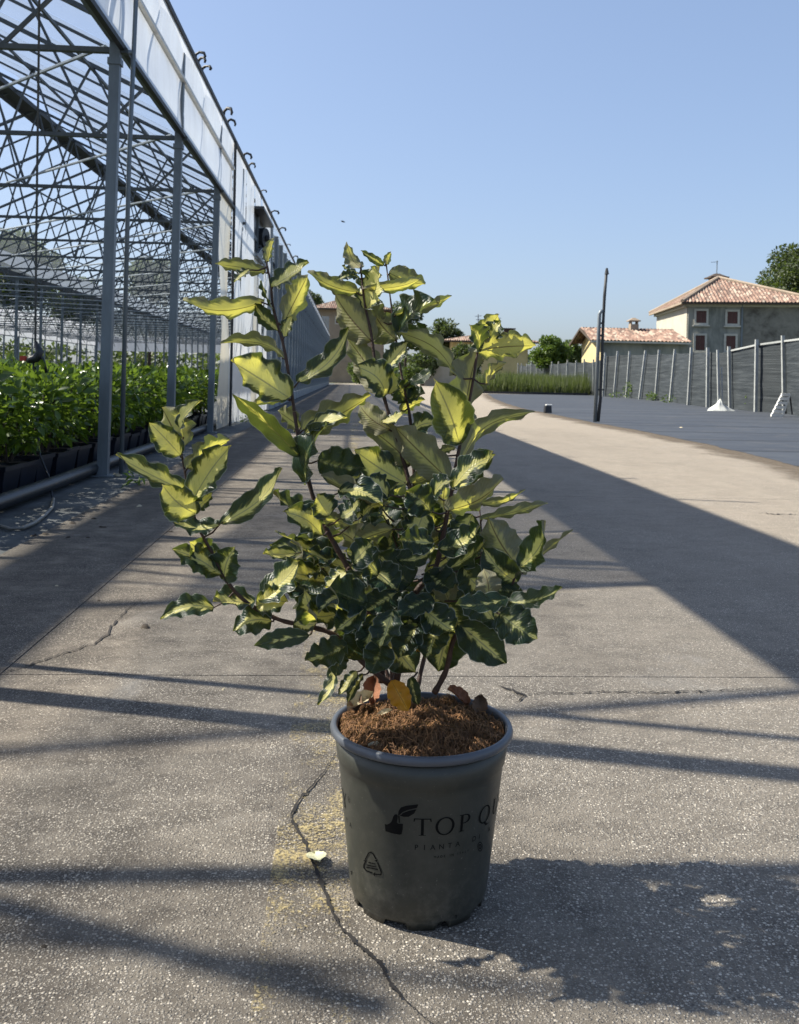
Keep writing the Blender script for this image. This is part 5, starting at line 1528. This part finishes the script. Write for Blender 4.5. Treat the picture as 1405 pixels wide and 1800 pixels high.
# leaves hanging low at the left of the pot rim and others filling the inner crown
for i, (bx, by, tx, ty, wd, k_, cr) in enumerate(((628, 1180, 596, 1222, 26, 'T', .7), (640, 1185, 612, 1235, 22, 'T', .4), (722, 1190, 735, 1240, 26, 'T', .2))):
    make_leaf(at(bx, by, D0 - 0.04), at(tx, ty, D0 - 0.05), wd / F * D0, hint(k_, random.Random(i + 50)), cr, 0, 5100 + i, petiole=at(bx + 12, by - 8, D0 - 0.02))
for i, (bx, by, tx, ty) in enumerate(((640, 1070, 590, 1110), (660, 1085, 640, 1150), (690, 1075, 668, 1140), (715, 1080, 742, 1140), (745, 1070, 800, 1112), (760, 1050, 700, 1085), (790, 1060, 830, 1120), (610, 1050, 560, 1080), (825, 1050, 870, 1090),
        (700, 1040, 640, 1075), (735, 1100, 700, 1160), (648, 1110, 612, 1160), (770, 1090, 748, 1160), (640, 1010, 600, 1050), (755, 1010, 800, 1040), (815, 1000, 860, 1040), (590, 1080, 540, 1075), (672, 1130, 650, 1185))):
    q = random.Random(900 + i); db = D0 - q.uniform(0.05, 0.13)
    b3 = at(bx, by, db + 0.02); t3 = at(tx, ty, db - 0.02)
    make_leaf(b3, t3, q.uniform(50, 66) / F * db, hint('T', q), q.uniform(0.02, 0.45), 0, 5500 + i, petiole=b3 + (at(700, by + 20, D0) - b3).normalized() * 0.045)
for i in range(64):
    a = lr.uniform(0, 6.283); rr = math.sqrt(lr.random())
    x, y = 700 + 150 * rr * math.cos(a), 1000 + 115 * rr * math.sin(a)
    db = D0 + lr.uniform(0.02, 0.19)
    ang = math.atan2(y - 1120, x - 700) + lr.uniform(-0.9, 0.9); Lp = lr.uniform(70, 110)
    kind = 'T' if lr.random() < 0.75 else 'U'
    b3 = at(x, y, db); t3 = at(x + Lp * math.cos(ang), y + Lp * math.sin(ang) * 0.7, db + lr.uniform(-0.05, 0.05))
    make_leaf(b3, t3, lr.uniform(46, 70) / F * db, hint(kind, lr), lr.uniform(0.05, 0.65), 0, 6000 + i, petiole=b3 + (at(705, y + 40, D0 + 0.05) - b3).normalized() * 0.035)

# ---- dry leaves lying on the mulch and one on the concrete
def loose(px, py, z, ang, L, wd, mat, label, seed, tilt=0.3, name='dry_leaf', curl=0.30, bend=0.10):
    if z is None: p = P(px, py, 0.004)
    else: p = P(px, py, z)
    ax = Vector((math.cos(ang), math.sin(ang), tilt)).normalized()
    b3 = p - ax * L / 2; t3 = p + ax * L / 2
    lo_ = 0.004 if z is None else z
    o = make_leaf(b3 - p, t3 - p, wd, Vector((0.1, -0.3, 1)), 0.5, 0, seed, name, False, Vector((0, 0, 0)), mat, curl, None, bend, 0.35)
    zmin = min(vt.co.z for vt in o.data.vertices)
    o.location = Vector((p.x, p.y, lo_ - zmin))
    tag(o, label, 'leaf')
    return o
loose(558, 1511, None, R(-75), 0.040, 0.034, M['cream_leaf'], 'single pale cream leaf fallen on the cracked concrete', 7011, 0.12, 'fallen_leaf', -0.04, 0.03)
loose(634, 1246, 0.262, R(30), 0.05, 0.026, M['tan_leaf'], 'pale dry curled leaf on the fibre mulch beside the stems', 7002, 0.35)
loose(656, 1236, 0.262, R(80), 0.05, 0.03, M['russet_leaf'], 'russet dry leaf leaning on the stem base in the pot', 7003, 0.9)
loose(616, 1250, 0.258, R(120), 0.045, 0.026, M['brown_leaf'], 'brown dry leaf near the left rim of the pot', 7004, 0.8)
loose(803, 1240, 0.258, R(160), 0.042, 0.026, M['russet_leaf'], 'dark reddish dry leaf at the back of the fibre mulch', 7005, 0.7)
loose(842, 1256, 0.256, R(85), 0.034, 0.026, M['brown_leaf'], 'upright brown dry leaf against the right pot rim', 7006, 1.1)
loose(676, 1262, 0.266, R(10), 0.028, 0.010, M['tan_leaf'], 'small tan scrap on the middle of the fibre mulch', 7007, 0.4)
loose(660, 1316, 0.256, R(170), 0.022, 0.010, M['tan_leaf'], 'small tan scrap at the front edge of the mulch', 7008, 0.1)

# ---- litter on the ground
lit = [(245, 890, .05), (165, 912, .05), (128, 920, .06), (155, 945, .03), (205, 832, .12), (120, 945, .04), (80, 940, .06), (60, 935, .05), (100, 1030, .02), (174, 1056, .02), (78, 1664, .012), (180, 927, .05), (393, 1212, .018), (255, 1103, .05), (915, 738, .1), (300, 935, .03), (1198, 752, .1)]
for i, (px, py, s_) in enumerate(lit):
    q = random.Random(i); b = MB(); v = []
    n = 9
    for ring_, (rr, z) in enumerate(((1, 0.0), (0.6, 0.16))):
        for k in range(n):
            a = 2 * math.pi * k / n; e = q.uniform(0.6, 1.2); v.append((s_ * rr * e * math.cos(a) * 0.5, s_ * rr * e * math.sin(a) * 0.28, s_ * z * q.uniform(0.4, 1.2)))
    f = [(k, (k + 1) % n, n + (k + 1) % n, n + k) for k in range(n)] + [tuple(range(n, 2 * n))]
    b.add(v, f); o = b.build('litter_scrap', M['debris'] if i % 4 else M['tan_leaf'], smooth=True)
    p = P(px, py); o.location = (p.x, p.y, -0.018 if p.x < -1.48 else 0.0); o.rotation_euler = (0, 0, q.uniform(0, 6.28))
    tag(o, 'small scrap of litter on the ground' if i % 4 else 'small tan scrap of litter on the ground', 'litter', 'scraps of litter on the ground')
